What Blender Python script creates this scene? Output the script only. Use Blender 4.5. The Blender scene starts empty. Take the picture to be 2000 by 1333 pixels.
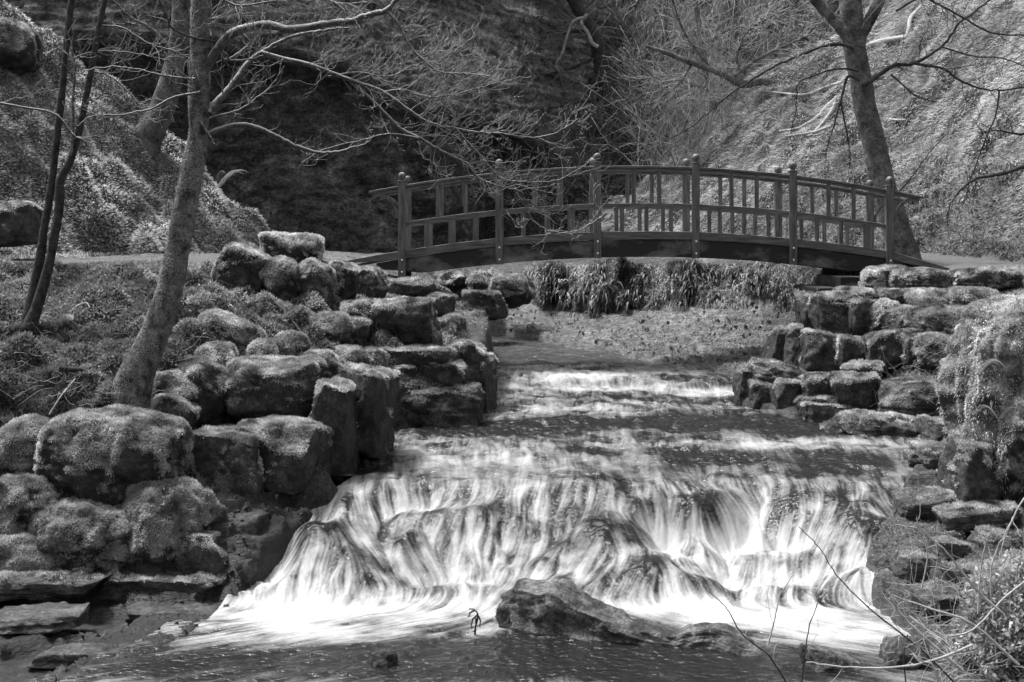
import bpy, math, random
import numpy as np
from math import radians, sin, cos, pi

# ------------------------------------------------------------------ camera, world, sun, exposure
sc = bpy.context.scene
F = 2778.0          # focal length in photo pixels (50 mm on 36 mm, 2000 px wide)
EZ = 3.0            # eye height above the pool
HY = 475.0          # row of the horizon
cam_d = bpy.data.cameras.new('camera'); cam = bpy.data.objects.new('camera', cam_d)
sc.collection.objects.link(cam); sc.camera = cam
cam.location = (0, 0, EZ); cam.rotation_euler = (radians(90), 0, 0)
cam_d.lens = 50; cam_d.sensor_width = 36; cam_d.shift_y = -(666.5-HY)/2000.0
cam_d.clip_start = 0.1; cam_d.clip_end = 2000
cam_d.dof.use_dof = True; cam_d.dof.focus_distance = 16.5; cam_d.dof.aperture_fstop = 9

SUN_EL = 65     # sun high on the left, slightly behind the scene
world = bpy.data.worlds.new('World'); sc.world = world; world.use_nodes = True
wn = world.node_tree; wn.nodes.clear()
sky = wn.nodes.new('ShaderNodeTexSky'); sky.sky_type = 'NISHITA'; sky.sun_disc = False
sky.sun_elevation = radians(SUN_EL)
sky.air_density = 1.0; sky.dust_density = 4.0
bw = wn.nodes.new('ShaderNodeRGBToBW')
bg = wn.nodes.new('ShaderNodeBackground'); bg.inputs[1].default_value = 0.15
wo = wn.nodes.new('ShaderNodeOutputWorld')
wn.links.new(sky.outputs[0], bw.inputs[0]); wn.links.new(bw.outputs[0], bg.inputs[0]); wn.links.new(bg.outputs[0], wo.inputs[0])
sd = bpy.data.lights.new('sun', 'SUN'); so = bpy.data.objects.new('sun', sd); sc.collection.objects.link(so)
sd.energy = 3.2; sd.angle = radians(12); sd.color = (1, 1, 1)
from mathutils import Vector
sun_dir = Vector((-0.86*cos(radians(SUN_EL)), 0.51*cos(radians(SUN_EL)), sin(radians(SUN_EL))))  # towards the sun
so.rotation_euler = sun_dir.to_track_quat('Z', 'Y').to_euler()
sky.sun_rotation = math.atan2(sun_dir.x, sun_dir.y)
sc.view_settings.view_transform = 'Standard'; sc.view_settings.look = 'None'
sc.view_settings.gamma = 1; sc.view_settings.exposure = 1.0
sc.cycles.max_bounces = 6; sc.cycles.diffuse_bounces = 3; sc.cycles.glossy_bounces = 2
sc.cycles.transmission_bounces = 2; sc.cycles.transparent_max_bounces = 6
sc.cycles.use_denoising = True

# ------------------------------------------------------------------ helpers
rng = np.random.default_rng(7)
def P(px, py, Y):
    return np.array([(px-1000.0)*Y/F, Y, EZ-(py-HY)*Y/F])
def sstep(a, b, x):
    t = np.clip((x-a)/(b-a), 0, 1); return t*t*(3-2*t)
def _h(ix, iy, iz, s):
    n = (ix*374761393 + iy*668265263 + iz*2147483647*3 + s*144269504) & 0x7fffffff
    n = ((n ^ (n >> 13))*1274126177) & 0x7fffffff
    n = (n ^ (n >> 16)) & 0xffff
    return n/65535.0
def noise3(p, s=0):
    """value noise in -1..1 at points p (N,3)"""
    i = np.floor(p).astype(np.int64); f = p-i; f = f*f*f*(f*(f*6-15)+10)
    x, y, z = i[..., 0], i[..., 1], i[..., 2]; fx, fy, fz = f[..., 0], f[..., 1], f[..., 2]
    def c(a, b, d): return _h(x+a, y+b, z+d, s)
    x00 = c(0,0,0)*(1-fx)+c(1,0,0)*fx; x10 = c(0,1,0)*(1-fx)+c(1,1,0)*fx
    x01 = c(0,0,1)*(1-fx)+c(1,0,1)*fx; x11 = c(0,1,1)*(1-fx)+c(1,1,1)*fx
    return ((x00*(1-fy)+x10*fy)*(1-fz)+(x01*(1-fy)+x11*fy)*fz)*2-1
def fbm(p, oct=4, s=0, gain=0.5):
    a = 1; r = 0; t = 0
    for k in range(oct):
        r = r+a*noise3(p*(2.03**k)+k*17.3, s+k); t += a; a *= gain
    return r/t
def P3(x, y, z=0.0):
    return np.stack([x, y, np.broadcast_to(z, np.shape(x))], -1)

def tag(o, label=None, cat=None, group=None, kind=None):
    if label: o['label'] = label
    if cat: o['category'] = cat
    if group: o['group'] = group
    if kind: o['kind'] = kind
    return o
def link(name, V, F3=None, F4=None, mat=None, parent=None, attrs=None, smooth=True, loc=None):
    V = np.asarray(V, dtype=np.float32)
    me = bpy.data.meshes.new(name)
    n3 = 0 if F3 is None else len(F3); n4 = 0 if F4 is None else len(F4)
    me.vertices.add(len(V)); me.vertices.foreach_set('co', V.ravel())
    idx = []
    if n3: idx.append(np.asarray(F3, dtype=np.int32).ravel())
    if n4: idx.append(np.asarray(F4, dtype=np.int32).ravel())
    idx = np.concatenate(idx); me.loops.add(len(idx)); me.loops.foreach_set('vertex_index', idx)
    me.polygons.add(n3+n4)
    st = np.concatenate([np.arange(n3)*3, n3*3+np.arange(n4)*4]).astype(np.int32)
    me.polygons.foreach_set('loop_start', st)
    me.update(calc_edges=True)
    me.polygons.foreach_set('use_smooth', np.full(n3+n4, smooth, dtype=bool))
    if attrs:
        for k, v in attrs.items():
            a = me.attributes.new(k, 'FLOAT', 'POINT'); a.data.foreach_set('value', np.asarray(v, dtype=np.float32).ravel())
    if mat: me.materials.append(mat)
    o = bpy.data.objects.new(name, me); sc.collection.objects.link(o)
    if parent is not None: o.parent = parent
    if loc is not None: o.location = loc
    return o
def empty(name, loc, label=None, cat=None, group=None):
    o = bpy.data.objects.new(name, None); sc.collection.objects.link(o); o.location = [float(v) for v in loc]
    o.empty_display_size = 0.1
    return tag(o, label, cat, group)

# ------------------------------------------------------------------ materials (all neutral greys: a black and white photograph)
def mat(name, lo, hi, scale=8.0, rough=0.9, attr=None, spec=0.3, bump=0.0, bscale=40.0, detail=6, top=None, stretch=None, mid=(0.35, 0.65), speck=None):
    """grey noise colour lo..hi; attr multiplies; top=(grey, a, b): that grey covers upward facing surface: growth on limbs and twigs, weathering and painted light on timber"""
    m = bpy.data.materials.new(name); m.use_nodes = True; nt = m.node_tree; N = nt.nodes; L = nt.links
    b = N['Principled BSDF']; b.inputs['Roughness'].default_value = rough
    b.inputs['Specular IOR Level'].default_value = spec
    tc = N.new('ShaderNodeTexCoord'); src = tc.outputs['Object']
    if stretch:
        mp = N.new('ShaderNodeMapping'); mp.inputs['Scale'].default_value = stretch; L.new(src, mp.inputs[0]); src = mp.outputs[0]
    n = N.new('ShaderNodeTexNoise'); n.inputs['Scale'].default_value = scale; n.inputs['Detail'].default_value = detail
    n.inputs['Roughness'].default_value = 0.65; L.new(src, n.inputs['Vector'])
    r = N.new('ShaderNodeMapRange'); r.inputs[1].default_value = mid[0]; r.inputs[2].default_value = mid[1]
    r.inputs[3].default_value = lo; r.inputs[4].default_value = hi; L.new(n.outputs[0], r.inputs[0])
    val = r.outputs[0]
    if speck:
        n4 = N.new('ShaderNodeTexNoise'); n4.inputs['Scale'].default_value = scale*speck[1]; n4.inputs['Detail'].default_value = 5; n4.inputs['Roughness'].default_value = 0.75; L.new(src, n4.inputs['Vector'])
        r4 = N.new('ShaderNodeMapRange'); r4.inputs[1].default_value = .34; r4.inputs[2].default_value = .66; r4.inputs[3].default_value = 1-speck[0]; r4.inputs[4].default_value = 1+speck[0]*1.3; L.new(n4.outputs[0], r4.inputs[0])
        m4 = N.new('ShaderNodeMath'); m4.operation = 'MULTIPLY'; L.new(val, m4.inputs[0]); L.new(r4.outputs[0], m4.inputs[1]); val = m4.outputs[0]
    if attr:
        a = N.new('ShaderNodeAttribute'); a.attribute_name = attr
        mu = N.new('ShaderNodeMath'); mu.operation = 'MULTIPLY'; L.new(val, mu.inputs[0]); L.new(a.outputs['Fac'], mu.inputs[1]); val = mu.outputs[0]
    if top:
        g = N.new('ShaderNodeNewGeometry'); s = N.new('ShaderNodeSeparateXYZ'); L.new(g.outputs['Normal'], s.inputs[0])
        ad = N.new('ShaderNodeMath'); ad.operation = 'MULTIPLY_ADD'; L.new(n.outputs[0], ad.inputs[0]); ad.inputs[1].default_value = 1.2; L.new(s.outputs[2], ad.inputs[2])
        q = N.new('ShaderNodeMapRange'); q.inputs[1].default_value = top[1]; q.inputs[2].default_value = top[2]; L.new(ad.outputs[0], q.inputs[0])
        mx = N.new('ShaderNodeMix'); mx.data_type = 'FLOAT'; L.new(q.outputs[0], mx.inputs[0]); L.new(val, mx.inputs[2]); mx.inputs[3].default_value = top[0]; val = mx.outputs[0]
    cb = N.new('ShaderNodeCombineColor')
    for k in range(3): L.new(val, cb.inputs[k])
    L.new(cb.outputs[0], b.inputs['Base Color'])
    if bump:
        n2 = N.new('ShaderNodeTexNoise'); n2.inputs['Scale'].default_value = bscale; n2.inputs['Detail'].default_value = 8; n2.inputs['Roughness'].default_value = 0.7
        L.new(src, n2.inputs['Vector'])
        bp = N.new('ShaderNodeBump'); bp.inputs['Strength'].default_value = 1.0; bp.inputs['Distance'].default_value = bump
        L.new(n2.outputs[0], bp.inputs['Height']); L.new(bp.outputs[0], b.inputs['Normal'])
    return m
def leafmat(name, base, attr='shade', rough=0.7, trans=0.38):
    m = bpy.data.materials.new(name); m.use_nodes = True; nt = m.node_tree; N = nt.nodes; L = nt.links
    b = N['Principled BSDF']; b.inputs['Roughness'].default_value = rough; b.inputs['Specular IOR Level'].default_value = 0.3
    a = N.new('ShaderNodeAttribute'); a.attribute_name = attr
    mu = N.new('ShaderNodeMath'); mu.operation = 'MULTIPLY'; L.new(a.outputs['Fac'], mu.inputs[0]); mu.inputs[1].default_value = base
    cb = N.new('ShaderNodeCombineColor')
    for k in range(3): L.new(mu.outputs[0], cb.inputs[k])
    L.new(cb.outputs[0], b.inputs['Base Color'])
    t = N.new('ShaderNodeBsdfTranslucent'); L.new(cb.outputs[0], t.inputs[0])
    mx = N.new('ShaderNodeMixShader'); mx.inputs[0].default_value = trans
    L.new(b.outputs[0], mx.inputs[1]); L.new(t.outputs[0], mx.inputs[2]); L.new(mx.outputs[0], N['Material Output'].inputs[0])
    return m
M = {}
M['moss'] = leafmat('moss', 0.47)
M['cover'] = leafmat('ground_cover_leaf', 0.22, rough=0.5)
M['grass'] = leafmat('dry_grass', 0.5)
M['fern'] = leafmat('fern_leaf', 0.22, rough=0.45)
M['bush'] = leafmat('bush_leaf', 0.4, rough=0.5)
M['litter'] = leafmat('leaf_litter', 0.25)
M['soil'] = mat('soil', 0.022, 0.075, 9, bump=0.02, bscale=25, attr='shade', speck=(.8, 5))
M['path'] = mat('path_grit', 0.06, 0.10, 30, bump=0.006, bscale=90, speck=(.5, 4))
M['rock'] = mat('wet_rock', 0.007, 0.065, 5, rough=0.62, spec=0.35, bump=0.03, bscale=20, attr='shade', speck=(.7, 7))
M['shale'] = mat('wet_shale', 0.02, 0.12, 5, rough=0.5, spec=0.4, bump=0.05, bscale=15, attr='shade', stretch=(1, 1.2, 3), speck=(.75, 6))
M['cliff'] = mat('cliff_rock', 0.055, 0.32, 2.2, rough=0.8, bump=0.16, bscale=3.5, attr='shade', stretch=(1, 1, 1.6), speck=(.75, 5))
M['poolrock'] = mat('pool_rock', 0.03, 0.14, 5, rough=0.55, bump=0.05, bscale=16, mid=(0.42, 0.6), speck=(.75, 7))
M['wood'] = mat('bridge_timber', 0.03, 0.15, 3, top=(0.34, 1.2, 1.7), rough=0.6, bump=0.003, bscale=30, stretch=(1, 4, 8), mid=(0.3, 0.75))  # upward faces paler: weathering and light on the rail top put into colour
M['woodv'] = mat('bridge_post_timber', 0.028, 0.16, 3, top=(0.3, 1.2, 1.7), rough=0.6, bump=0.003, bscale=30, stretch=(8, 8, 1), mid=(0.3, 0.75))  # post tops and finials carry the same painted light with the weathering
M['stringer'] = mat('stained_beam', 0.012, 0.14, 0.9, rough=0.6, bump=0.003, bscale=20, stretch=(1.2, 1, 2.5), mid=(0.5, 0.66))
M['bolt'] = mat('steel_bolt', 0.7, 0.85, 8, rough=0.3)
M['bark'] = mat('mossy_bark', 0.035, 0.20, 9, rough=0.95, bump=0.05, bscale=26, mid=(0.38, 0.62), speck=(.55, 5))
M['bark_dark'] = mat('dark_bark', 0.012, 0.05, 14, rough=0.85, bump=0.01, bscale=50, speck=(.5, 4))
M['bark_far'] = mat('far_bark', 0.03, 0.16, 4, rough=0.9, bump=0.06, bscale=10, speck=(.5, 6))
M['limb'] = mat('lichened_limb', 0.03, 0.10, 20, rough=0.9, bump=0.006, bscale=80, top=(0.34, 0.55, 1.25), speck=(.4, 4))
M['twig'] = mat('twig_bark', 0.07, 0.17, 12, top=(0.30, 0.6, 1.5))
M['twig_far'] = mat('far_twig_bark', 0.07, 0.24, 4, top=(0.34, 0.6, 1.5))
M['deadwood'] = mat('bleached_deadwood', 0.22, 0.45, 8, bump=0.01, bscale=40)
M['bramble'] = mat('bramble_stem', 0.25, 0.5, 14)
# ------------------------------------------------------------------ the lie of the land
def tab(t, y):
    a = np.array(t, dtype=float); return np.interp(y, a[:, 0], a[:, 1])
LEDGE = [(6,-3.2),(9.3,-3.3),(10.2,-2.75),(10.8,-2.5),(11.5,-2.36),(12.2,-2.28),(12.7,-2.08),(13,-1.92),(13.9,-1.55),(14.3,-1.25),(14.6,-1.7),(16.5,-1.55),(16.9,-.8),(17.6,-.42),(20.5,-.3),(24,-.45),(27.5,-.95),(29,-1.7),(31,-3.2),(34,-6)]
REDGE = [(6,2.4),(9.7,2.9),(10.7,3.05),(11.8,3.0),(12.4,3.1),(13,3.5),(15,4.35),(15.8,4.55),(16.2,4.0),(17.4,3.3),(18.5,3.0),(21,3.3),(24,1.75),(27.3,0.0),(29,-.9),(31,-2.2),(34,-5)]
def zw0(y):
    return tab([(6,0),(12.0,0),(13.4,.78),(20.0,.93),(20.5,1.06),(28,1.13),(34,1.2)], y)
CT = [ # ground control points: photo column, row and distance
 (250,790,13.5),(300,600,16),(150,560,17.5),(300,517,19.6),(0,517,19.6),(-300,517,19.6),(50,640,15.5),(50,740,14),(30,860,12.7),(-300,700,14),
 (-300,900,12),(450,600,16.5),(560,600,17),(500,540,19),(620,640,16.6),(640,522,20.6),(700,520,22),(740,545,21.5),(580,690,15.6),(330,700,14.6),(430,700,15),
 (300,503,22),(0,503,22),(600,500,22),(-500,503,22),(400,500,26),(700,498,27),
 (120,1010,12.15),(300,1020,12.2),(0,1125,11.9),(200,1125,12.0),(400,1120,12.1),(440,1050,12.35),(100,1250,10.7),(330,1215,11.0),(440,1180,11.7),(0,1290,10.2),(0,1360,9.0),(-300,1300,9.5),(-300,1100,11),
 (520,985,12.9),(620,925,13.9),(500,930,13.9),(640,860,14.7),(720,780,15.8),(700,720,16.4),(800,700,17.2),(850,620,19),(900,650,19.5),(880,700,18.2),
 (760,575,21),(850,560,22),
 (-200,1000,12), (150,1400,8.7),
 (870,590,26),(960,600,26.5),(930,560,30),(800,500,30),(600,490,31),(990,655,26.8),(1200,680,24.2),(1430,720,21.4),(1100,640,26.5),(1300,650,24.6),(1500,650,23.6),(1550,690,21.9),
 (1040,500,31),(1250,503,28.5),(1450,506,26.5),(1600,510,25),(1000,497,33),
 (1500,520,24.6),(1700,525,22),(1900,522,23.5),(2100,522,22),(2000,522,21),(1800,560,19.6),(1950,560,19),(1650,590,20.6),(1600,640,20.4),
 (1850,610,18.2),(1750,650,18.6),(1650,660,19.2),(1850,700,17),(1900,650,17),(1800,740,17),(1700,720,18),(1560,720,19),(1500,730,19.4),(1550,790,17.8),(1900,760,16),(1800,800,16.2),(1950,640,15.6),
 (1830,850,15.8),(1850,900,14.3),(1780,930,13.8),(1950,900,14),(1900,1000,12.9),(1990,930,13.4),(2100,900,13),(2100,700,14.5),(2200,560,17),
 (1800,1010,12.8),(1850,1080,12),(1760,1120,12),(1950,1100,11.7),(1820,1180,11.2),(1900,1200,10.9),(2000,1200,10.5),(1850,1260,10.5),(2050,1050,12),(2000,1333,9.4),(1900,1340,9.5),(2200,1200,10.5),(1950,1300,9.8),
 (2000,1500,8.2),(0,1600,7.6),
]
ctp = np.array([P(*c) for c in CT])
ctp[:, 2] -= np.array([.24 if (c[0] >= 1560 and 15.0 < c[2] < 20.7) else .13 if (400 <= c[0] <= 860 and 13.4 < c[2] < 19.3) else 0 for c in CT])
def _rbf_fit(p):
    n = len(p); d = np.sqrt(((p[:, None, :2]-p[None, :, :2])**2).sum(-1)+0.02)
    A = np.zeros((n+3, n+3)); A[:n, :n] = d+np.eye(n)*-0.02; A[:n, n] = 1; A[:n, n+1:] = p[:, :2]; A[n, :n] = 1; A[n+1:, :n] = p[:, :2].T
    b = np.zeros(n+3); b[:n] = p[:, 2]; return np.linalg.solve(A, b)
_w = _rbf_fit(ctp)
def rbf(x, y):
    sh = x.shape; x = x.ravel(); y = y.ravel(); out = np.full(len(x), _w[-3])+_w[-2]*x+_w[-1]*y
    for k in range(len(ctp)):
        out += _w[k]*np.sqrt((x-ctp[k, 0])**2+(y-ctp[k, 1])**2+0.02)
    return out.reshape(sh)
def hillL(x, y):
    return np.minimum(2.8-.84*(x+4.15)+.64*(y-26)-1.5*np.maximum(y-26.3, 0), 13)
def hillR(x, y):
    return 2.7+.8*(x-1)+.4*(y-38)-1.3*np.maximum(y-38, 0)+0.25*np.sin(x*1.3)*sstep(3, 6, x)
def hillB(x, y):
    return 2.6+1.15*(y-41)+0.3*(x-2)
def masks(x, y):
    l, r = tab(LEDGE, y), tab(REDGE, y)
    inside = np.minimum(x-l, r-x)          # >0 in the channel
    return l, r, inside
def H0(x, y):
    z = rbf(x, np.clip(y, 7, 30)); z = np.where(y > 30, np.minimum(z, 2.75)*1.0, z); z = np.clip(z, -1.5, 2.85)
    far = sstep(28, 33, y); z = z*(1-far)+2.7*far
    hl, hr, hb = hillL(x, y), hillR(x, y), hillB(x, y)
    n1 = fbm(P3(x*.55, y*.55), 4, 3); n2 = fbm(P3(x*2.2, y*2.2), 4, 11)
    wl = (hl > z) & (x < -2.5); wr = (hr > z) & (x > -1)
    lumps = np.abs(fbm(P3(x*1.5, y*1.5), 4, 5))
    hl2 = hl+.5*n1+.34*n2+.5*lumps-.15
    hr2 = hr+.35*n1+.36*n2+.12*np.abs(fbm(P3(x*2.4, y*2.4), 3, 19))
    hb2 = hb+1.2*n1+.5*n2
    z0 = z
    amp = sstep(0.2, 1.0, 1.0*np.minimum(np.abs(y-9), 3))
    z = z+.05*n1*amp+.05*n2*amp+.22*(np.abs(fbm(P3(x*2.0, y*2.0), 3, 15))-.2)*sstep(-1.0, -1.6, x)*sstep(12.4, 13, y)*(y < 19)*2
    z = np.where(x < -2.5, np.maximum(z, hl2), z)
    z = np.where(x > -1.0, np.maximum(z, hr2), z)
    z = np.maximum(z, hb2)
    z = z-.15*sstep(5.3, 5.7, x)*sstep(7.3, 6.7, x)*sstep(20.3, 21.0, y)*sstep(22.9, 22.3, y)
    # shale terraces in the foreground shelves and the gravelly far bank
    sh = sstep(13.4, 12.6, y)*((x < -1.8) | (x > 2.6)) + sstep(14.8, 14.2, y)*(x > 3.2)+((y > 20.8) & (y < 29.5) & (x > -1.2) & (x < 5) & (z0 < 2.2))*0.8
    sh = np.clip(sh, 0, 1)
    st = 0.11; zz = z+.10*n1+.05*n2+.02*x; q = np.floor(zz/st); fr = zz/st-q
    zt = (q+sstep(.78, 1.0, fr))*st+.05*fbm(P3(x*6, y*6), 4, 23, .6)
    z = z*(1-sh)+zt*sh
    # channel
    l, r, ins = masks(x, y)
    zb = zw0(y)-.7
    c = sstep(-0.05, 0.22, ins+.05*n2)
    z = z*(1-c)+np.minimum(zb, z)*c
    return z
xs = np.concatenate([np.linspace(-60, -13, 24)[:-1], np.linspace(-13, -4.5, 170)[:-1], np.linspace(-4.5, 5.5, 400)[:-1], np.linspace(5.5, 14, 170)[:-1], np.linspace(14, 60, 24)])
ys = np.concatenate([np.linspace(-10, 8.2, 20)[:-1], np.linspace(8.2, 17, 330)[:-1], np.linspace(17, 30, 300)[:-1], np.linspace(30, 62, 180)[:-1], np.linspace(62, 140, 30)])
GX, GY = np.meshgrid(xs, ys)
GZ = H0(GX, GY)
def Hh(x, y):
    """bilinear lookup of the built ground"""
    x = np.asarray(x, float); y = np.asarray(y, float)
    i = np.clip(np.searchsorted(xs, x)-1, 0, len(xs)-2); j = np.clip(np.searchsorted(ys, y)-1, 0, len(ys)-2)
    u = (x-xs[i])/(xs[i+1]-xs[i]); v = (y-ys[j])/(ys[j+1]-ys[j])
    return (GZ[j, i]*(1-u)+GZ[j, i+1]*u)*(1-v)+(GZ[j+1, i]*(1-u)+GZ[j+1, i+1]*u)*v
def Hn(x, y, e=.04):
    n = np.stack([-(Hh(x+e, y)-Hh(x-e, y))/(2*e), -(Hh(x, y+e)-Hh(x, y-e))/(2*e), np.ones_like(x)], -1)
    return n/np.linalg.norm(n, axis=-1, keepdims=True)
def cast(px, py, y0=9.0, y1=70.0):
    Y = np.linspace(y0, y1, 6000); x = (px-1000)*Y/F; z = EZ-(py-HY)*Y/F
    b = np.where(z <= Hh(x, Y))[0]; k = b[0] if len(b) else len(Y)-1
    return np.array([x[k], Y[k], z[k]])
def grid_faces(nr, nc):
    a = (np.arange(nr-1)[:, None]*nc+np.arange(nc-1)[None, :]).ravel()
    return np.stack([a, a+1, a+nc+1, a+nc], -1)
V = np.stack([GX, GY, GZ], -1).reshape(-1, 3)
# paths are bare grit: one sheet with two materials
fc = grid_faces(len(ys), len(xs))
cx, cy = V[fc].mean(1)[:, 0], V[fc].mean(1)[:, 1]
wob = .35*fbm(P3(cx, cy), 3, 31)
leftpath = (cx < -3.2) & (cy > 19.3+wob) & (cy < 21.4+wob) & (cx > -20)
rightpath = (cx > 5.3+.5*wob) & (cy > 21.2+wob) & (hillR(cx, cy) < 2.62) & (cy < 27)
shelf = ((cy < 12.9+wob) & (cx > -9) & (cx < 9)) | ((cy < 14.6+wob) & (cx > 2.6) & (cx < 9)) | ((cy > 20.5) & (cy < 30) & (cx > -2) & (cx < 4.2) & (V[fc].mean(1)[:, 2] < 2.1))
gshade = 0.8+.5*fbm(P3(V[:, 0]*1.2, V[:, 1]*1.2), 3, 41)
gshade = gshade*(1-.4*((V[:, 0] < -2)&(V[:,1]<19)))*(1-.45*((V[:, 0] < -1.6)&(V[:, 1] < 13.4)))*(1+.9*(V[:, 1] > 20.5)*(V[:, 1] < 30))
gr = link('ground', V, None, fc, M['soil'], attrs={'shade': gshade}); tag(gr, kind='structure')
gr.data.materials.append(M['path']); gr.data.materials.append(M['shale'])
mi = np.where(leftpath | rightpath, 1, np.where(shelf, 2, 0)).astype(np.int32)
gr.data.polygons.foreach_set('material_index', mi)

# ------------------------------------------------------------------ small plants and moss as real blades
def blades(Pp, N, ln, wd, lean=0.5, droop=None, drp=0.0, seg2=False, shade=None, r=None):
    """kites (or bent two-part blades) standing on points Pp with normals N"""
    r = r or rng; n = len(Pp)
    t = r.normal(size=(n, 3)); d = N+lean*t
    if droop is not None: d = d+drp*droop
    d /= np.linalg.norm(d, axis=1, keepdims=True)
    s = np.cross(d, r.normal(size=(n, 3))); s /= np.linalg.norm(s, axis=1, keepdims=True)+1e-9
    L = (ln*(.55+.9*r.random(n)))[:, None]; W = (wd*(.6+.8*r.random(n)))[:, None]
    sh = np.ones(n) if shade is None else shade
    sh = sh*(.65+.7*r.random(n))
    if not seg2:
        V = np.stack([Pp, Pp+d*L*.5+s*W*.5, Pp+d*L, Pp+d*L*.5-s*W*.5], 1).reshape(-1, 3)
        f = np.arange(n*4).reshape(n, 4)
        return V, None, f, np.repeat(sh, 4)
    d2 = d.copy(); g = np.zeros_like(d); g[:, 2] = -1
    if droop is not None: g = droop
    d2 = d+g*(.9+.5*r.random(n))[:, None]; d2 /= np.linalg.norm(d2, axis=1, keepdims=True)
    m = Pp+d*L*.45; e = m+d2*L*.55
    V = np.stack([Pp-s*W*.5, Pp+s*W*.5, m+s*W*.45, m-s*W*.45, e], 1).reshape(-1, 3)
    b = np.arange(n)*5
    return V, np.stack([b+3, b+2, b+4], -1), np.stack([b, b+1, b+2, b+3], -1), np.repeat(sh, 5)
def scatter(n, x0, x1, y0, y1, fn):
    """points on the ground inside the frame, thinning with distance"""
    y = 1/(1/y1+(1/y0-1/y1)*rng.random(n)); f = .37+.6/y
    lo = np.maximum(x0, -f*y); hi = np.minimum(x1, f*y); ok = hi > lo; y, lo, hi = y[ok], lo[ok], hi[ok]
    keep = rng.random(len(y)) < (hi-lo)/(hi-lo).max(); y, lo, hi = y[keep], lo[keep], hi[keep]
    x = lo+(hi-lo)*rng.random(len(y)); z = Hh(x, y)
    k = fn(x, y, z); x, y, z = x[k], y[k], z[k]
    return np.stack([x, y, z], -1), Hn(x, y)
def chan(x, y): return masks(x, y)[2]
def on_hillL(x, y): return (x < -2.5) & (hillL(x, y) > 2.72)
def on_hillR(x, y): return (x > -1.0) & (hillR(x, y) > 2.66)
def downhill(N):
    g = np.stack([N[:, 0], N[:, 1], -np.sqrt(N[:, 0]**2+N[:, 1]**2)*1.1], -1)
    return g/(np.linalg.norm(g, axis=1, keepdims=True)+1e-6)
def lift(p, a=.0): p = p.copy(); p[:, 2] += a; return p
# left bank in front of the path: low leafy cover
def stuff(name, args, m, label=None, cat=None):
    V, f3, f4, sh = args
    o = link(name, V, f3, f4, m, attrs={'shade': sh}, smooth=False); return tag(o, label, cat, kind='stuff')
p, n = scatter(300000, -9, -.6, 11.9, 19.6, lambda x, y, z: (chan(x, y) < -.02) & (z > zw0(y)+.05) & (y > 12.25+.3*np.sin(x*3)) & (z > .3) & ~((x > -2.75) & (y < 13.4)))
pn = fbm(p*1.7, 4, 51, .65); k = pn > -.22-.3*rng.random(len(p)); p, n, pn = p[k], n[k], pn[k]
stuff('ground_cover', blades(lift(p, .01), n, .045, .02, lean=.8, shade=np.clip(.85+2.0*pn, .12, 2.6)*(.55+.5*sstep(13, 18, p[:, 1])+.25*sstep(-5, -3, p[:, 0]))), M['cover'], 'low leafy ground cover and moss on the near left bank', 'ground cover')
# left hill behind the path: moss and turf hanging downhill
p, n = scatter(260000, -16, -2.5, 19.9, 28, lambda x, y, z: (on_hillL(x, y) & (y > 20.6)) | ((z > 2.87) & (x < -3)))
pn = fbm(p*1.3, 4, 57)
stuff('moss_turf', blades(p, n, .075, .013, lean=.4, droop=downhill(n), drp=.8, seg2=False, shade=np.clip(1.0+1.3*pn, .25, 2.4)), M['moss'], 'shaggy moss and turf clothing the steep left hillside', 'moss')
p, n = scatter(60000, -16, -2.5, 19.9, 28, lambda x, y, z: on_hillL(x, y))
stuff('leaf_litter', blades(lift(p, .02), n, .05, .035, lean=1.2, shade=np.clip(.6+.9*fbm(p*1.3, 3, 60), .15, 1.6)), M['cover'], 'small leaves scattered over the mossy left hillside', 'leaves')
# right hill: long dry grass combed downhill
p, n = scatter(330000, -1, 18, 22, 40, lambda x, y, z: on_hillR(x, y) & (y < 39))
pn = .55*fbm(p*.8, 4, 61)+.65*fbm(p*3.2, 3, 62); k = pn > -.35-.3*rng.random(len(p)); p, n, pn = p[k], n[k], pn[k]; low = sstep(1.6, .2, hillR(p[:, 0], p[:, 1])-2.7+.5*pn)*sstep(3, 6, p[:, 0])
k = rng.random(len(p)) > low*.75; p, n, pn, low = p[k], n[k], pn[k], low[k]
stuff('hill_grass', blades(p, n, .14, .013, lean=.5, droop=downhill(n), drp=.9, seg2=True, shade=np.clip(.85+.9*pn, .25, 1.8)*(1-.4*low)), M['grass'], 'long pale grass combed down the steep right hillside', 'grass')
p, n = scatter(120000, 0, 18, 21.5, 32, lambda x, y, z: on_hillR(x, y) & (hillR(x, y) < 5.4) & (rng.random(len(x)) < sstep(5.4, 3.2, hillR(x, y))))
stuff('garlic_leaves', blades(p, n, .085, .04, lean=.8, shade=np.clip(.9+.8*fbm(p*1.5, 3, 66), .25, 2)), M['cover'], 'dark low leaves along the foot of the right hillside', 'ground cover')
# far slope in the gorge
p, n = scatter(150000, -4, 30, 38, 62, lambda x, y, z: (x > -3) & (z > 2.5))
stuff('brushwood', blades(p, n, .26, .03, lean=.8, droop=downhill(n), drp=.6, seg2=True, shade=np.clip(.8+1.1*fbm(p*.6, 4, 71), .15, 2)), M['litter'], 'dull brush and dead bracken on the far slope of the gorge', 'brushwood')
# right bank mound between the stone tiers
p, n = scatter(90000, 3.0, 9, 14.0, 21, lambda x, y, z: (chan(x, y) < -.12) & (z > 1.0))
stuff('bank_turf', blades(p, n, .05, .014, lean=.7, shade=np.clip(.9+.8*fbm(p*1.7, 3, 75), .3, 2)), M['moss'], 'tufted moss and grass between the stones of the right bank', 'grass')
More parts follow.
